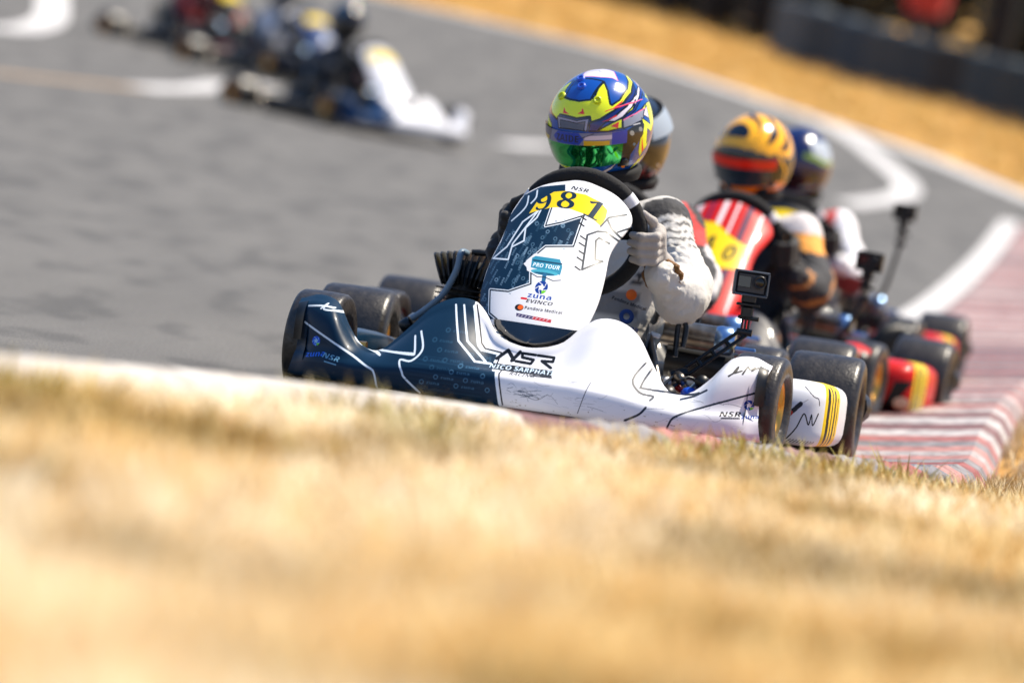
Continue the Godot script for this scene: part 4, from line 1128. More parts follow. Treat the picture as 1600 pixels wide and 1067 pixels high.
func helmet_print() -> Canvas:
	var c := helmet_blank(Color(0.03, 0.30, 0.64))
	var Y := Color(0.93, 0.98, 0.02)
	var K := Color(0.03, 0.05, 0.10)
	var W := Color(0.9, 0.86, 0.9)
	var P := Color(0.93, 0.45, 0.62)
	var R := Color(0.95, 0.16, 0.12)
	# the far side and the back carry on the same bands
	c.poly([-70, 60, -40, 62, -10, 95, 30, 100, 70, 80, 90, 60, 120, 60, 100, 120, 0, 140, -110, 110], W)
	c.line([-90, 70, -40, 100, 20, 118, 80, 100, 118, 60], 14, Y)
	c.line([-100, 40, -70, 90, 0, 128, 90, 120], 6, Color(0.03, 0.2, 0.56))
	c.line([-100, 20, -105, -20, -90, -60], 16, Y)
	var draw := func(k: String, col: Color, out := 1.6):
		c.poly(HE[k], col)
		if out > 0: c.line(HE[k], out, K, true)
	draw.call("white", W, 0.0)
	c.line(HE.white, 1.0, P, true)
	c.line([-8, 52, 0, 56, 4, 52, 12, 57], 1.2, Color(0.55, 0.6, 0.7))
	draw.call("pink", W)
	draw.call("rearw", Color(0.9, 0.78, 0.84))
	draw.call("blue2", Color(0.05, 0.16, 0.55))
	draw.call("silver", Color(0.56, 0.58, 0.64))
	draw.call("navy", Color(0.05, 0.13, 0.45))
	draw.call("yel", Y, 2.2)
	draw.call("win", Color(0.03, 0.30, 0.66), 2.2)
	draw.call("ytop", Y, 0.8)
	draw.call("yr", Y)
	draw.call("yl", Y)
	draw.call("vent", Color(0.58, 0.58, 0.68), 1.2)
	draw.call("vent2", Color(0.36, 0.39, 0.46), 0.8)
	draw.call("yz", Y)
	draw.call("tri", W)
	draw.call("tri2", Color(0.04, 0.16, 0.5), 0.8)
	for k in ["red1", "red2", "red3", "red4", "e1", "e2"]: draw.call(k, R, 0.0)
	c.line([40, 3, 52, 15, 64, 30, 70, 44], 1.2, P)
	c.line([36, 0, 50, 12, 62, 26], 0.9, R)
	c.line([58, -2, 70, 14, 80, 34], 1.4, P)
	draw.call("pl", Color(0.95, 0.62, 0.68), 1.0)
	draw.call("pl2", W, 0.8)
	draw.call("yst", Y, 0.8)
	draw.call("chin", Y, 1.6)
	draw.call("chinb", Color(0.10, 0.13, 0.1), 0.0)
	draw.call("side", Color(0.015, 0.015, 0.02), 0.0)
	c.line([72, -2, 80, 5], 1.6, Color(0.8, 0.8, 0.82))
	c.disc(HE.c1[0], HE.c1[1], 3.4, Color(0.62, 0.62, 0.6))
	c.disc(HE.c2[0], HE.c2[1], 3.4, Color(0.55, 0.55, 0.53))
	c.disc(HE.c3[0], HE.c3[1], 2.2, Color(0.3, 0.5, 0.6))
	c.disc(HE.c4[0], HE.c4[1], 3.0, Color(0.95, 0.55, 0.05))
	# sponsor print on the crown
	c.disc(35, 40, 3.0, Color(0.85, 0.9, 0.95))
	c.text("zuna", 39, 33, 3.6, Color(0.85, 0.9, 0.95), 40)
	return c
func strip_print() -> Canvas:
	var c := Canvas.new(self, 0, 0, 12, 1, 64.0, Color(0.5, 0.5, 0.6))
	c.poly([0, 0, 3.0, 0, 3.6, 1, 0, 1], Color(0.32, 0.3, 0.4))
	c.poly([0, 0.0, 2.6, 0.0, 2.9, 0.35, 0, 0.35], Color(0.85, 0.7, 0.05))
	c.poly([7.6, 0.45, 10.5, 0.45, 10.5, 0.8, 7.8, 0.8], Color(0.88, 0.8, 0.85))
	c.poly([7.6, 0.0, 10.2, 0.0, 10.2, 0.35, 7.6, 0.4], Color(0.9, 0.7, 0.05))
	c.poly([10.4, 0.0, 12, 0.0, 12, 1, 10.4, 0.95], Color(0.05, 0.2, 0.7))
	c.poly([3.8, 0.5, 4.5, 0.98, 7.1, 0.98, 7.6, 0.5, 7.1, 0.03, 4.5, 0.03], Color(0.03, 0.22, 0.68))
	c.text("ZAIDE", 5.7, 0.5, 0.55, Color(0.02, 0.05, 0.15), 0, 0.1, "Droid Sans", 1.3)
	c.line([7.0, 0.5, 8.6, 0.95], 0.06, Color(0.1, 0.1, 0.2))
	return c
func other_helmet(kind: int) -> Canvas:
	var c := helmet_blank([Color(0.03, 0.035, 0.04), Color(0.03, 0.05, 0.09), Color(0.04, 0.08, 0.3), Color(0.03, 0.04, 0.06), Color(0.55, 0.55, 0.58), Color(0.1, 0.02, 0.03)][kind])
	if kind == 0:
		c.disc(88, -40, 4, Color(0.85, 0.85, 0.85), 2.5)
		c.disc(86, -54, 2.5, Color(0.8, 0.75, 0.6), 4)
	elif kind == 1:
		var O := Color(1.0, 0.72, 0.02)
		for q in [[-82, -8, -78, 20, -62, 46, -40, 62], [-58, -6, -50, 18, -34, 38, -14, 44], [-30, -6, -30, 18, -12, 30, 8, 26, 20, 10, 14, -8], [34, -8, 34, 18, 24, 40, 2, 56], [48, -6, 58, 14, 56, 36, 36, 58], [76, 4, 84, 22, 74, 46, 50, 66], [-70, 0, -30, -6, 30, -6, 66, 0], [-40, 62, 0, 68, 40, 62]]: c.curve(q, 14, O)
		c.poly([62, -60, 92, -30, 80, 4, 58, -4], Color(0.03, 0.03, 0.05))
		c.line([66, -4, 90, -20, 96, -50], 5, O)
		c.poly([-66, -64, 46, -64, 66, -52, 100, -40, 110, -66, 60, -110, -66, -110], Color(1.0, 0.52, 0.03))
		c.poly([-26, -66, -2, -66, -12, -92], Color(0.03, 0.03, 0.05))
		c.poly([40, -70, 66, -60, 60, -84, 46, -90], Color(0.03, 0.03, 0.05))
	elif kind == 2:
		c.poly([30, 20, 60, 50, 100, 60, 110, 20, 80, -5, 45, -5], Color(0.72, 0.75, 0.78))
		c.line([30, -6, 70, -4, 100, 20, 108, 50], 9, Color(0.55, 0.65, 0.08))
		c.poly([30, -80, 110, -60, 100, -95, 40, -110], Color(0.75, 0.78, 0.05))
		c.poly([-90, 30, -40, 60, -30, 20, -70, 0], Color(0.72, 0.75, 0.78))
	else:
		c.line([-80, 10, 0, 40, 80, 10], 16, [Color(0.3, 0.35, 0.4), Color(0.3, 0.35, 0.4), Color(0, 0, 0), Color(0.1, 0.25, 0.35), Color(0.2, 0.2, 0.3), Color(0.5, 0.4, 0.1)][kind])
	return c

func frame_at(x, y, z, yaw, roll, pitch) -> Transform3D:
	return Transform3D(Basis(Vector3.UP, deg_to_rad(yaw)) * Basis(Vector3.RIGHT, deg_to_rad(pitch)) * Basis(Vector3(0, 0, 1), deg_to_rad(roll)), Vector3(x, y, z))
func karts():
	var hm := func(y, p): return Transform3D(Basis(Vector3.UP, deg_to_rad(y)) * Basis(Vector3.RIGHT, deg_to_rad(p)), Vector3(-0.030, 0.768, -0.71))
	var smoke := mat(Color(0.03, 0.05, 0.07), 0.08, 0.0, {"clearcoat_enabled": true, "clearcoat": 1.0, "clearcoat_roughness": 0.03})
	# --- the leading kart
	var A := frame_at(0.078, 0.0366, -14.0, -8.4, 2.97, -1.1)
	kart(A, "white and navy racing kart number 981 leading the pack in focus", [bumper_print(), panel_print(), pod_print(0)], M.frame_blue, true)
	var wht := Color(0.58, 0.555, 0.52)
	var blk := Color(0.018, 0.018, 0.02)
	var suit1 := func(v: Vector3) -> Color:
		if v.x < -0.1 and v.y > 0.3 and v.z < -0.4: return blk
		var t := (v - Vector3(0.16, 0.54, -0.77)).dot(Vector3(0.43, -0.61, 0.63))
		if Vector2(v.x + 0.015, v.z + 0.76).length() < 0.085 and v.y > 0.54: return blk
		if v.x > 0.11 and v.y > 0.38:
			if t > -0.03 and t < 0.035: return blk
			if t > 0.05 and t < 0.135 and fposmod(t + 0.006 * sin(v.x * 110 + v.y * 60), 0.026) < 0.008: return Color(0.06, 0.06, 0.065)
		if absf(v.x) < 0.13 and v.y > 0.30 and v.y < 0.36: return Color(0.22, 0.22, 0.23)
		return wht
	var glove1 := func(v: Vector3) -> Color: return Color(0.9, 0.88, 0.86) if v.x > 0 else Color(0.04, 0.04, 0.04)
	var mirror := mat(Color(0.06, 0.66, 0.30), 0.07, 0.9, {"clearcoat_enabled": true, "clearcoat": 1.0, "clearcoat_roughness": 0.02})
	var D := person(A, "driver of the leading kart in white suit and yellow and blue helmet", suit1, glove1, hm.call(-22.0, 14.0), helmet_print(), mirror, mat(Color(1, 1, 1), 0.3, 0.0, {"albedo_texture": strip_print().tex(), "clearcoat_enabled": true, "clearcoat": 0.8}), true)
	var s := st()
	var wr := []
	for k in 25:
		var a := TAU * k / 24
		wr.append(Vector3(0.2105 + 0.004 * sin(k * 2.4), 0.409, -0.482) + Vector3(cos(a) * 0.043, sin(a) * 0.036 + 0.003 * sin(k * 3.1), sin(a) * 0.018))
	tube(s, wr, 0.0095, 8, false)
	put("cuff", fin(s), mat(Color(0.45, 0.30, 0.12), 0.6, 0.2, {"normal_enabled": true, "normal_texture": normal_tex(128, 0.1, 85, 8.0), "uv1_triplanar": true, "uv1_scale": Vector3.ONE * 20}), D)
	suit_prints(D)
	action_camera(A * Transform3D(Basis(), Vector3(0.30, 0.175, -0.43)), Vector3(0.130, 0.125, -0.07), 11.0, "black and grey action camera on the perforated arm of the leading kart", true)
	# --- the kart close behind it
	var B := frame_at(0.165, 0.008, -16.1, -8.7, 2.6, 0)
	kart(B, "black racing kart hidden close behind the leading kart", [plain_bumper(0), plain_panel(0), pod_print(1)], M.frame_red, false)
	var suitB := func(v: Vector3) -> Color:
		if v.y > 0.5 and absf(v.x) > 0.1: return Color(0.62, 0.035, 0.03) if fposmod(v.x * 1.0 + v.y, 0.09) < 0.06 else blk
		if absf(v.x) > 0.17 and fposmod(v.y * 1.2 + v.z, 0.12) < 0.05: return Color(0.6, 0.58, 0.57)
		return blk
	var gb := func(_v) -> Color: return Color(0.05, 0.05, 0.05)
	var DB := person(B, "driver in black helmet and red and black suit behind the leading driver", suitB, gb, hm.call(-14.0, 10.0), other_helmet(0), smoke, null, false)
	put("spoiler", patch(60, 300, func(l): return 8.0 + 14.0 * sin(deg_to_rad((l - 60) * 0.75)), func(l): return 30.0 + 22.0 * sin(deg_to_rad((l - 60) * 0.75)), 1.09, 0.05, 40, 8), mat(Color(0.62, 0.66, 0.70), 0.2), DB.get_node("helmet"))
	# --- number 440
	var C := frame_at(0.567, 0.045, -18.36, -11.1, 0.9, 0)
	kart(C, "red racing kart number 440 following on the kerb", [plain_bumper(1), plain_panel(1), pod_print(2)], M.frame_red, false)
	var suitC := func(v: Vector3) -> Color:
		if v.x > 0.12 and v.y > 0.49 and v.y < 0.55: return Color(0.85, 0.35, 0.05)
		if v.y > 0.54 and absf(v.x) > 0.08: return Color(0.62, 0.58, 0.58)
		if v.x > 0.2 and v.y < 0.45 and fposmod(v.y + v.z, 0.1) < 0.02: return Color(0.5, 0.2, 0.04)
		return Color(0.022, 0.022, 0.025)
	person(C, "driver in orange and black helmet steering the red kart", suitC, gb, hm.call(-16.0, 8.0), other_helmet(1), mat(Color(0.02, 0.16, 0.24), 0.08, 0.2, {"clearcoat_enabled": true}), mat(Color(0.95, 0.13, 0.02), 0.3), false)
	action_camera(C * Transform3D(Basis(), Vector3(0.34, 0.175, -0.43)), Vector3(0.10, 0.2, -0.05), 0.0, "small black action camera on the side of the red kart", false)
	# --- the last of the front group
	var E := frame_at(0.906, 0.077, -21.8, -8.6, 2.1, 0)
	kart(E, "dark racing kart at the back of the front group", [plain_bumper(0), plain_panel(0), pod_print(2)], M.frame_red, false)
	var suitE := func(v: Vector3) -> Color:
		if v.y > 0.49 and absf(v.x) < 0.15: return Color(0.6, 0.04, 0.04)
		if v.y > 0.37: return Color(0.78, 0.77, 0.8)
		return Color(0.25, 0.03, 0.03)
	person(E, "driver in blue and white helmet with white and red suit", suitE, gb, hm.call(-10.0, 8.0), other_helmet(2), smoke, null, false)
	action_camera(E * Transform3D(Basis(), Vector3(0.34, 0.19, -0.43)), Vector3(0.09, 0.33, -0.05), 0.0, "black action camera on a tall stalk above the rearmost dark kart", false)
	# --- three more coming through the bend far behind
	var far := [
		[frame_at(-1.15, 0.62, -42.0, 36, 2.6, -1.5), "white and blue racing kart far off on the left", 2, 3, "driver dressed in black in the white far kart", Color(0.02, 0.02, 0.025)],
		[frame_at(-1.92, 0.885, -47.9, 38, 2.0, -2.0), "dark blue racing kart behind the white far kart", 3, 4, "driver in light grey suit in the far dark blue kart", Color(0.5, 0.5, 0.53)],
		[frame_at(-2.75, 0.975, -49.7, 38, 2.0, -2.0), "black racing kart in the top left, last of the far group", 0, 5, "driver in dark red in the last of the far karts", Color(0.3, 0.02, 0.02)]]
	for q in far:
		kart(q[0], q[1], [plain_bumper(q[2]), plain_panel(q[2]), pod_print(1)], M.frame_blue, false)
		var cl: Color = q[5]
		person(q[0], q[4], func(v: Vector3) -> Color: return cl if v.y > 0.3 else blk, gb, hm.call(0.0, 8.0), other_helmet(q[3]), smoke, null, false)
# lettering sewn on the overall of the leading driver
func suit_prints(D: Node3D):
	var lay := func(t: String, at: Vector3, size: float, col: Color, B: Basis, nm: String):
		var tr := glyphs(t, "Droid Sans")
		var s := st()
		s.set_smooth_group(0xFFFFFFFF)
		for v in tr: s.add_vertex(at + B * Vector3(v.x * size, v.y * size, 0))
		for v in tr: s.add_vertex(at + B * Vector3(v.x * size, v.y * size, -0.002))
		put(nm, fin(s), mat(col, 0.8), D)
	lay.call("Pandora Medical", Vector3(0.113, 0.331, -0.668), 0.0115, Color(0.06, 0.06, 0.07), Basis(Vector3(0, 0, 1), -0.2), "chest_print")
	lay.call("zuna", Vector3(0.125, 0.268, -0.655), 0.02, Color(0.05, 0.2, 0.5), Basis(Vector3(0, 0, 1), -0.1), "chest_print")
	put("badge", lathe_mesh([0.0, 0.008, 0.0, 0.019, 0.002, 0.019, 0.002, 0.008, 0.0, 0.008], 20), mat(Color(0.04, 0.22, 0.5), 0.7), D, Transform3D(Basis(Vector3.UP, -PI / 2), Vector3(0.112, 0.297, -0.665)))
	put("badge", lathe_mesh([0.0, 0.0, 0.0, 0.014, 0.002, 0.013, 0.002, 0.0], 16), mat(Color(0.95, 0.42, 0.08), 0.7), D, Transform3D(Basis(Vector3.UP, -PI / 2), Vector3(0.116, 0.353, -0.668)))

# action camera on an arm; tip is the arm's vector
func action_camera(at: Transform3D, tip: Vector3, turn: float, label: String, lead: bool):
	var O := thing("action_camera", self, at)
	tag(O, label, "camera", "action cameras on the karts")
	var dir := tip.normalized()
	var side := dir.cross(Vector3(0, 0, 1)).normalized()
	if lead:
		for sg in [-1.0, 1.0]: put("arm_rail", tube_mesh([side * 0.009 * sg, tip + side * 0.009 * sg], 0.005, 8), M.anod, O)
		for k in 5: put("arm_web", tube_mesh([tip * (0.04 + 0.23 * k) - side * 0.011, tip * (0.04 + 0.23 * k) + side * 0.011], 0.006, 8), M.anod, O)
		put("clamp", tube_mesh([-dir * 0.03 - side * 0.012, dir * 0.012 + side * 0.004], 0.016, 14), M.anod, O)
		put("clamp", tube_mesh([Vector3(-0.055, -0.035, 0.01), Vector3(-0.01, -0.012, 0)], 0.006, 10), M.steel, O)
	else: put("arm", tube_mesh([Vector3.ZERO, tip * 0.5 + Vector3(0.02, 0, 0), tip], 0.009, 8), M.black, O)
	var R := Basis(Vector3.UP, deg_to_rad(turn))
	put("pivot", tube_mesh([tip + Vector3(-0.018, 0, 0), tip + Vector3(0.02, 0, 0)], 0.009, 12), M.black, O)
	var y := 0.0
	for k in 3: put("hinge", box_mesh(Vector3(0.005, 0.035, 0.014), 0.002), M.black, O, Transform3D(R, tip + Vector3(-0.008 + k * 0.008, 0.02, 0)))
	put("screw", tube_mesh([tip + Vector3(-0.02, 0.036, 0), tip + Vector3(0.032, 0.036, 0)], 0.006, 10), M.black, O)
	put("hinge_block", box_mesh(Vector3(0.03, 0.03, 0.018), 0.004), M.black, O, Transform3D(R, tip + Vector3(0, 0.05, 0)))
	put("mount_plate", box_mesh(Vector3(0.058, 0.007, 0.03), 0.002), M.black, O, Transform3D(R, tip + Vector3(0.0, 0.069, 0)))
	put("quick_release", box_mesh(Vector3(0.036, 0.022, 0.026), 0.004), M.black, O, Transform3D(R, tip + Vector3(0.0, 0.083, 0)))
	var c := tip + Vector3(0.0, 0.122, 0)
	var cb := Transform3D(R, c)
	put("housing", box_mesh(Vector3(0.078, 0.056, 0.034), 0.006), mat(Color(0.16, 0.17, 0.19), 0.4) if lead else M.black, O, cb)
	var fr := st()
	for q in [[Vector3(0, 0.029, 0.004), Vector3(0.086, 0.006, 0.034)], [Vector3(0, -0.029, 0.004), Vector3(0.086, 0.006, 0.034)], [Vector3(-0.041, 0, 0.004), Vector3(0.006, 0.054, 0.034)], [Vector3(0.041, 0, 0.004), Vector3(0.006, 0.054, 0.034)]]: cbox(fr, q[0], q[1], 0.0025)
	put("cage", fin(fr), mat(Color(0.30, 0.33, 0.37), 0.35, 0.6) if lead else M.black, O, cb)
	put("front_screen", box_mesh(Vector3(0.032, 0.028, 0.003), 0.001), M.blackgloss, O, cb * Transform3D(Basis(), Vector3(-0.018, 0.003, 0.0175)))
	var L := put("lens", lathe_mesh([0.0, 0.0, 0.0, 0.0165, 0.012, 0.0165, 0.013, 0.013, 0.008, 0.0115, 0.008, 0.0], 24), M.black, O, cb * Transform3D(Basis(Vector3.UP, -PI / 2), Vector3(0.0195, 0.005, 0.016)))
	put("lens_glass", lathe_mesh([0.0082, 0.0112, 0.0095, 0.006, 0.0098, 0.0], 20), mat(Color(0.01, 0.012, 0.02), 0.03), L)
# ---------------------------------------------------------------- helpers
var TAKEN := {}
var TXC := {}
var FONTS := {}
func numbered(n: String, p: Node) -> String:
	var k = str(p.get_instance_id()) + n
	TAKEN[k] = TAKEN.get(k, -1) + 1
	return n if TAKEN[k] == 0 else "%s_%03d" % [n, TAKEN[k]]
func tag(o, label: String, category := "", group := "", kind := ""):
	if label != "": o.set_meta("label", label)
	if category != "": o.set_meta("category", category)
	if group != "": o.set_meta("group", group)
	if kind != "": o.set_meta("kind", kind)
	return o
func thing(n: String, p: Node, t := Transform3D.IDENTITY) -> Node3D:
	var o := Node3D.new()
	o.name = numbered(n, p)
	p.add_child(o)
	o.transform = t
	return o
func put(n: String, mesh: Mesh, mat: Material, p: Node, t := Transform3D.IDENTITY) -> MeshInstance3D:
	var o := MeshInstance3D.new()
	o.mesh = mesh
	o.material_override = mat
	o.name = numbered(n, p)
	p.add_child(o)
	o.transform = t
	return o
func mat(c: Color, rough := 0.5, metal := 0.0, extra := {}) -> StandardMaterial3D:
	var m := StandardMaterial3D.new()
	m.albedo_color = c
	m.roughness = rough
	m.metallic = metal
	for k in extra: m.set(k, extra[k])
	return m
func st() -> SurfaceTool:
	var s := SurfaceTool.new()
	s.begin(Mesh.PRIMITIVE_TRIANGLES)
	return s
func fin(s: SurfaceTool) -> ArrayMesh:
	s.generate_normals()
	return s.commit()
func quad(s: SurfaceTool, a, b, c, d):
	for v in [a, b, c, a, c, d]: s.add_vertex(v)
func grid(s: SurfaceTool, P: Array, uvf = null, closed := false, flat := false):
	s.set_smooth_group(0xFFFFFFFF if flat else 0)
	for i in P.size() - 1:
		var r0 = P[i]
		var r1 = P[i + 1]
		var n = r0.size()
		for j in (n if closed else n - 1):
			var k = (j + 1) % n
			for v in [r0[j], r0[k], r1[k], r0[j], r1[k], r1[j]]:
				if uvf != null: s.set_uv(uvf.call(v))
				s.add_vertex(v)
# sheet with thickness t along dir
func sheet(s: SurfaceTool, P: Array, off: Vector3, uvf = null):
	grid(s, P, uvf)
	var Q := []
	for r in P:
		var q := PackedVector3Array()
		for v in r: q.append(v + off)
		Q.append(q)
	grid(s, Q, uvf)
	var n = P.size()
	var m = P[0].size()
	var e0 := PackedVector3Array()
	var e1 := PackedVector3Array()
	for j in m: e0.append(P[0][j]); e1.append(Q[0][j])
	for i in range(1, n): e0.append(P[i][m - 1]); e1.append(Q[i][m - 1])
	for j in range(m - 2, -1, -1): e0.append(P[n - 1][j]); e1.append(Q[n - 1][j])
	for i in range(n - 2, -1, -1): e0.append(P[i][0]); e1.append(Q[i][0])
	grid(s, [e0, e1], uvf, false, true)
func perp(d: Vector3) -> Vector3:
	return d.cross(Vector3.UP if absf(d.y) < 0.9 * d.length() else Vector3.RIGHT).normalized()
func tube(s: SurfaceTool, path: Array, r, n := 10, caps := true):
	var P := []
	var u := Vector3.ZERO
	for i in path.size():
		var d: Vector3 = (path[mini(i + 1, path.size() - 1)] - path[maxi(i - 1, 0)]).normalized()
		u = perp(d) if i == 0 else (u - d * u.dot(d)).normalized()
		var w = d.cross(u)
		var rr: float = r[i] if r is Array else r
		var row := PackedVector3Array()
		for k in n:
			var a = TAU * k / n
			row.append(path[i] + (u * cos(a) + w * sin(a)) * rr)
		P.append(row)
	grid(s, P, null, true)
	if caps:
		s.set_smooth_group(0xFFFFFFFF)
		for e in [0, path.size() - 1]:
			for k in n:
				for v in [path[e], P[e][k], P[e][(k + 1) % n]]: s.add_vertex(v)
func smooth_path(pts: Array, per := 6) -> Array:
	var out := []
	for i in pts.size() - 1:
		var a = pts[maxi(i - 1, 0)]
		var b = pts[i]
		var c = pts[i + 1]
		var d = pts[mini(i + 2, pts.size() - 1)]
		for k in per: out.append(b.cubic_interpolate(c, a, d, float(k) / per))
	out.append(pts[-1])
	return out
# lathe round the x axis; prof = [x, r, x, r ...]
func lathe(s: SurfaceTool, prof: Array, n := 28, t := Transform3D.IDENTITY, smooth := true):
	var P := []
	for i in prof.size() / 2:
		var row := PackedVector3Array()
		for k in n:
			var a = TAU * k / n
			row.append(t * Vector3(prof[2 * i], prof[2 * i + 1] * cos(a), prof[2 * i + 1] * sin(a)))
		P.append(row)
	grid(s, P, null, true, not smooth)
# box with chamfered edges
func cbox(s: SurfaceTool, c: Vector3, size: Vector3, b := 0.004, B := Basis.IDENTITY):
	var h = size / 2
	b = minf(b, minf(h.x, minf(h.y, h.z)) * 0.6)
	s.set_smooth_group(0xFFFFFFFF)
	var ax = [Vector3(1, 0, 0), Vector3(0, 1, 0), Vector3(0, 0, 1)]
	var f = func(v): return c + B * v
	for i in 3:
		var j = (i + 1) % 3
		var k = (i + 2) % 3
		for sg in [-1.0, 1.0]:
			var o = ax[i] * h[i] * sg
			var J = ax[j] * (h[j] - b)
			var Kk = ax[k] * (h[k] - b)
			quad(s, f.call(o - J - Kk), f.call(o + J - Kk), f.call(o + J + Kk), f.call(o - J + Kk))
			for s2 in [-1.0, 1.0]:
				# edge chamfer between face i and face j
				var p1 = ax[i] * h[i] * sg + ax[j] * (h[j] - b) * s2
				var p2 = ax[i] * (h[i] - b) * sg + ax[j] * h[j] * s2
				quad(s, f.call(p1 - Kk), f.call(p1 + Kk), f.call(p2 + Kk), f.call(p2 - Kk))
	for x in [-1.0, 1.0]:
		for y in [-1.0, 1.0]:
			for z in [-1.0, 1.0]:
				var q = Vector3(x, y, z)
				for v in [Vector3(h.x, h.y - b, h.z - b), Vector3(h.x - b, h.y, h.z - b), Vector3(h.x - b, h.y - b, h.z)]: s.add_vertex(f.call(v * q))
func box_mesh(size: Vector3, b := 0.004) -> ArrayMesh:
	var s := st()
	cbox(s, Vector3.ZERO, size, b)
	return fin(s)
func tube_mesh(path: Array, r, n := 10) -> ArrayMesh:
	var s := st()
	tube(s, path, r, n)
	return fin(s)
func lathe_mesh(prof: Array, n := 28, smooth := true) -> ArrayMesh:
	var s := st()
	lathe(s, prof, n, Transform3D.IDENTITY, smooth)
	return fin(s)

# ---------------------------------------------------------------- 2-D print drawn into a texture
class Canvas:
	var img: Image
	var ox: float
	var oy: float
	var sc: float
	var host
	func _init(h, x0, y0, x1, y1, s, bg: Color):
		host = h
		ox = x0
		oy = y1
		sc = s
		img = Image.create(int((x1 - x0) * s), int((y1 - y0) * s), false, Image.FORMAT_RGB8)
		img.fill(bg)
	func px(x, y) -> Vector2: return Vector2((x - ox) * sc, (oy - y) * sc)
	func uv(x, y) -> Vector2: return px(x, y) / Vector2(img.get_width(), img.get_height())
	func raw(q: PackedVector2Array, col: Color):
		var y0 := 1e9
		var y1 := -1e9
		for p in q:
			y0 = minf(y0, p.y)
			y1 = maxf(y1, p.y)
		var n := q.size()
		for y in range(maxi(0, int(floor(y0))), mini(img.get_height() - 1, int(ceil(y1))) + 1):
			var yy := y + 0.5
			var xs := []
			for i in n:
				var a := q[i]
				var b := q[(i + 1) % n]
				if (a.y <= yy) != (b.y <= yy): xs.append(a.x + (yy - a.y) / (b.y - a.y) * (b.x - a.x))
			xs.sort()
			for i in range(0, xs.size() - 1, 2):
				var xa := int(round(xs[i]))
				var xb := int(round(xs[i + 1]))
				if xb > xa: img.fill_rect(Rect2i(xa, y, xb - xa, 1), col)
	func pts(a: Array) -> PackedVector2Array:
		var q := PackedVector2Array()
		for i in a.size() / 2: q.append(px(a[2 * i], a[2 * i + 1]))
		return q
	func poly(a: Array, col: Color): raw(pts(a), col)
	func disc(x, y, rx, col: Color, ry := -1.0):
		var q := PackedVector2Array()
		for k in 24: q.append(px(x + rx * cos(TAU * k / 24), y + (rx if ry < 0 else ry) * sin(TAU * k / 24)))
		raw(q, col)
	func line(a: Array, w: float, col: Color, closed := false):
		var q := pts(a)
		var r := w * sc / 2
		var n := q.size()
		for i in (n if closed else n - 1):
			var p := q[i]
			var e := q[(i + 1) % n]
			var d := (e - p).normalized().orthogonal() * r
			if p.distance_to(e) > 0.01: raw(PackedVector2Array([p + d, e + d, e - d, p - d]), col)
		for p in q:
			var c := PackedVector2Array()
			for k in 10: c.append(p + Vector2(cos(TAU * k / 10), sin(TAU * k / 10)) * r)
			raw(c, col)
	# smooth line through the points
	func curve(a: Array, w: float, col: Color):
		var p := []
		for i in a.size() / 2: p.append(Vector2(a[2 * i], a[2 * i + 1]))
		var o := []
		for v in host.smooth_path(p, 5): o.append_array([v.x, v.y])
		line(o, w, col)
	func text(t: String, x, y, h, col: Color, ang := 0.0, shear := 0.0, font := "Droid Sans", wide := 1.0):
		var tr: PackedVector2Array = host.glyphs(t, font)
		var s = h / 0.72
		var ca := cos(deg_to_rad(ang))
		var sa := sin(deg_to_rad(ang))
		for i in range(0, tr.size(), 3):
			var q := PackedVector2Array()
			for k in 3:
				var v := tr[i + k]
				var vx = (v.x * wide + v.y * shear) * s
				var vy = v.y * s
				q.append(px(x + vx * ca - vy * sa, y + vx * sa + vy * ca))
			raw(q, col)
	func ring(x, y, r, col: Color, hole: Color, green := Color(0.45, 0.8, 0.1)):
		disc(x, y, r, col, r * 1.05)
		var q := []
		for k in 10:
			var a := TAU * k / 10 + 0.3
			var rr = r * (0.62 if k % 2 == 0 else 0.36)
			q.append_array([x + rr * cos(a), y + rr * sin(a)])
		var g := [x + r * 0.15, y - r * 0.5, x + r * 0.9, y - r * 0.3, x + r * 0.75, y - r * 0.72, x + r * 0.3, y - r * 0.98]
		poly(g, green)
		poly(q, hole)
		for k in 5:
			var a := TAU * k / 5 + 0.6
			line([x + r * 0.6 * cos(a), y + r * 0.6 * sin(a), x + r * 1.0 * cos(a + 0.35), y + r * 1.0 * sin(a + 0.35)], r * 0.12, hole)
	func tex() -> ImageTexture: return ImageTexture.create_from_image(img)
func glyphs(t: String, font: String) -> PackedVector2Array:
	var key = t + "|" + font
	if TXC.has(key): return TXC[key]
	if not FONTS.has(font):
		var f := SystemFont.new()
		f.font_names = PackedStringArray([font])
		f.font_weight = 700
		FONTS[font] = f
	var m := TextMesh.new()
	m.text = t
	m.font = FONTS[font]
	m.font_size = 100
	m.pixel_size = 0.01
	m.depth = 0.0
	m.curve_step = 4.0
	var a := m.get_mesh_arrays()
	var v: PackedVector3Array = a[Mesh.ARRAY_VERTEX]
	var ix = a[Mesh.ARRAY_INDEX]
	var out := PackedVector2Array()
	var lo := Vector2(1e9, 1e9)
	var hi := -lo
	for p in v:
		lo = lo.min(Vector2(p.x, p.y))
		hi = hi.max(Vector2(p.x, p.y))
	var mid := (lo + hi) / 2
	if ix == null or ix.size() == 0:
		for p in v: out.append(Vector2(p.x, p.y) - mid)
	else:
		for i in ix: out.append(Vector2(v[i].x, v[i].y) - mid)
	TXC[key] = out
	return out

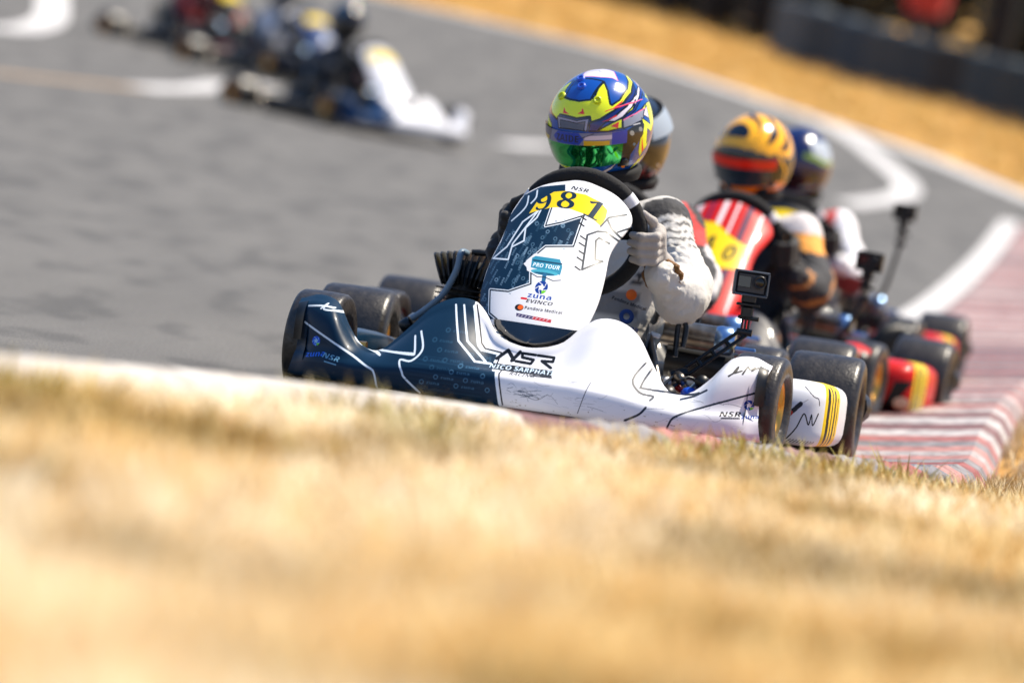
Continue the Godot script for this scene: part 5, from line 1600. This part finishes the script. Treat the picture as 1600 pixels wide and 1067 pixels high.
# ---------------------------------------------------------------- rounded bodies: tapered capsules joined by a smooth minimum, meshed as surface nets
func body_mesh(bones: Array, cell: float, blend: float) -> Array:
	var lo := Vector3(1e9, 1e9, 1e9)
	var hi := -lo
	for b in bones:
		var r := maxf(b[2], b[3]) + 3 * cell
		for p in [b[0], b[1]]:
			lo = lo.min(p - Vector3(r, r, r))
			hi = hi.max(p + Vector3(r, r, r))
	var n := Vector3i(((hi - lo) / cell).ceil()) + Vector3i.ONE
	var nx := n.x
	var nxy := n.x * n.y
	var F := PackedFloat32Array()
	F.resize(nxy * n.z)
	F.fill(1.0)
	for b in bones:
		var a: Vector3 = b[0]
		var ab: Vector3 = b[1] - b[0]
		var l2 := maxf(ab.length_squared(), 1e-9)
		var ra: float = b[2]
		var rb: float = b[3]
		var m := maxf(ra, rb) + blend + 2 * cell
		var p0 := Vector3i(((a.min(b[1]) - Vector3(m, m, m) - lo) / cell).floor()).clamp(Vector3i.ZERO, n - Vector3i.ONE)
		var p1 := Vector3i(((a.max(b[1]) + Vector3(m, m, m) - lo) / cell).ceil()).clamp(Vector3i.ZERO, n - Vector3i.ONE)
		for z in range(p0.z, p1.z + 1):
			for y in range(p0.y, p1.y + 1):
				var at := z * nxy + y * nx + p0.x
				var p := lo + Vector3(p0.x, y, z) * cell - a
				for x in range(p0.x, p1.x + 1):
					var t := clampf(p.dot(ab) / l2, 0.0, 1.0)
					var d := (p - ab * t).length() - ra - (rb - ra) * t
					var f := F[at]
					var h := maxf(blend - absf(f - d), 0.0) / blend
					F[at] = minf(f, d) - h * h * blend * 0.25
					at += 1
					p.x += cell
	var id := PackedInt32Array()
	id.resize(nxy * n.z)
	id.fill(-1)
	var V := PackedVector3Array()
	var co := [0, 1, nx, nx + 1, nxy, nxy + 1, nxy + nx, nxy + nx + 1]
	var cp := [Vector3(0, 0, 0), Vector3(1, 0, 0), Vector3(0, 1, 0), Vector3(1, 1, 0), Vector3(0, 0, 1), Vector3(1, 0, 1), Vector3(0, 1, 1), Vector3(1, 1, 1)]
	var ed := [[0, 1], [2, 3], [4, 5], [6, 7], [0, 2], [1, 3], [4, 6], [5, 7], [0, 4], [1, 5], [2, 6], [3, 7]]
	for z in n.z - 1:
		for y in n.y - 1:
			var at := z * nxy + y * nx
			for x in nx - 1:
				var f0 := F[at]
				if absf(f0) < 2.5 * cell:
					var pos := 0
					for c in co: pos += 1 if F[at + c] > 0 else 0
					if pos > 0 and pos < 8:
						var sum := Vector3.ZERO
						var k := 0
						for e in ed:
							var fa := F[at + co[e[0]]]
							var fb := F[at + co[e[1]]]
							if (fa > 0) != (fb > 0):
								sum += cp[e[0]].lerp(cp[e[1]], fa / (fa - fb))
								k += 1
						id[at] = V.size()
						V.append(lo + (Vector3(x, y, z) + sum / k) * cell)
				at += 1
	var I := PackedInt32Array()
	var dirs := [[1, nx, nxy], [nx, nxy, 1], [nxy, 1, nx]]
	for z in range(1, n.z - 1):
		for y in range(1, n.y - 1):
			var at := z * nxy + y * nx + 1
			for x in range(1, nx - 1):
				if id[at] >= 0:
					for d in dirs:
						var s0 := F[at] > 0
						if s0 != (F[at + d[0]] > 0):
							var a := id[at]
							var b := id[at - d[1]]
							var c := id[at - d[1] - d[2]]
							var e := id[at - d[2]]
							if a >= 0 and b >= 0 and c >= 0 and e >= 0:
								if s0: I.append_array([a, b, c, a, c, e])
								else: I.append_array([a, c, b, a, e, c])
				at += 1
	var N := PackedVector3Array()
	N.resize(V.size())
	for i in range(0, I.size(), 3):
		var nn := (V[I[i + 2]] - V[I[i]]).cross(V[I[i + 1]] - V[I[i]])
		for k in 3: N[I[i + k]] += nn
	for i in N.size(): N[i] = N[i].normalized()
	return [V, N, I]
func skin(B: Array, colors = null) -> ArrayMesh:
	var a := []
	a.resize(Mesh.ARRAY_MAX)
	a[Mesh.ARRAY_VERTEX] = B[0]
	a[Mesh.ARRAY_NORMAL] = B[1]
	a[Mesh.ARRAY_INDEX] = B[2]
	if colors != null: a[Mesh.ARRAY_COLOR] = colors
	var m := ArrayMesh.new()
	m.add_surface_from_arrays(Mesh.PRIMITIVE_TRIANGLES, a)
	return m
func noise_tex(size: int, freq: float, seed_: int, c0: Color, c1: Color, oct := 4, gamma := 1.0) -> ImageTexture:
	var f := FastNoiseLite.new()
	f.seed = seed_
	f.frequency = freq
	f.fractal_octaves = oct
	var im := f.get_seamless_image(size, size)
	im.convert(Image.FORMAT_RGB8)
	var d := im.get_data()
	var lut := []
	for i in 256:
		var c := c0.lerp(c1, pow(i / 255.0, gamma))
		lut.append([int(c.r * 255), int(c.g * 255), int(c.b * 255)])
	for i in range(0, d.size(), 3):
		var q = lut[d[i]]
		d[i] = q[0]
		d[i + 1] = q[1]
		d[i + 2] = q[2]
	return ImageTexture.create_from_image(Image.create_from_data(size, size, false, Image.FORMAT_RGB8, d))
func normal_tex(size: int, freq: float, seed_: int, strength: float, oct := 4) -> ImageTexture:
	var f := FastNoiseLite.new()
	f.seed = seed_
	f.frequency = freq
	f.fractal_octaves = oct
	var im := f.get_seamless_image(size, size)
	im.convert(Image.FORMAT_RGBA8)
	im.bump_map_to_normal_map(strength)
	return ImageTexture.create_from_image(im)
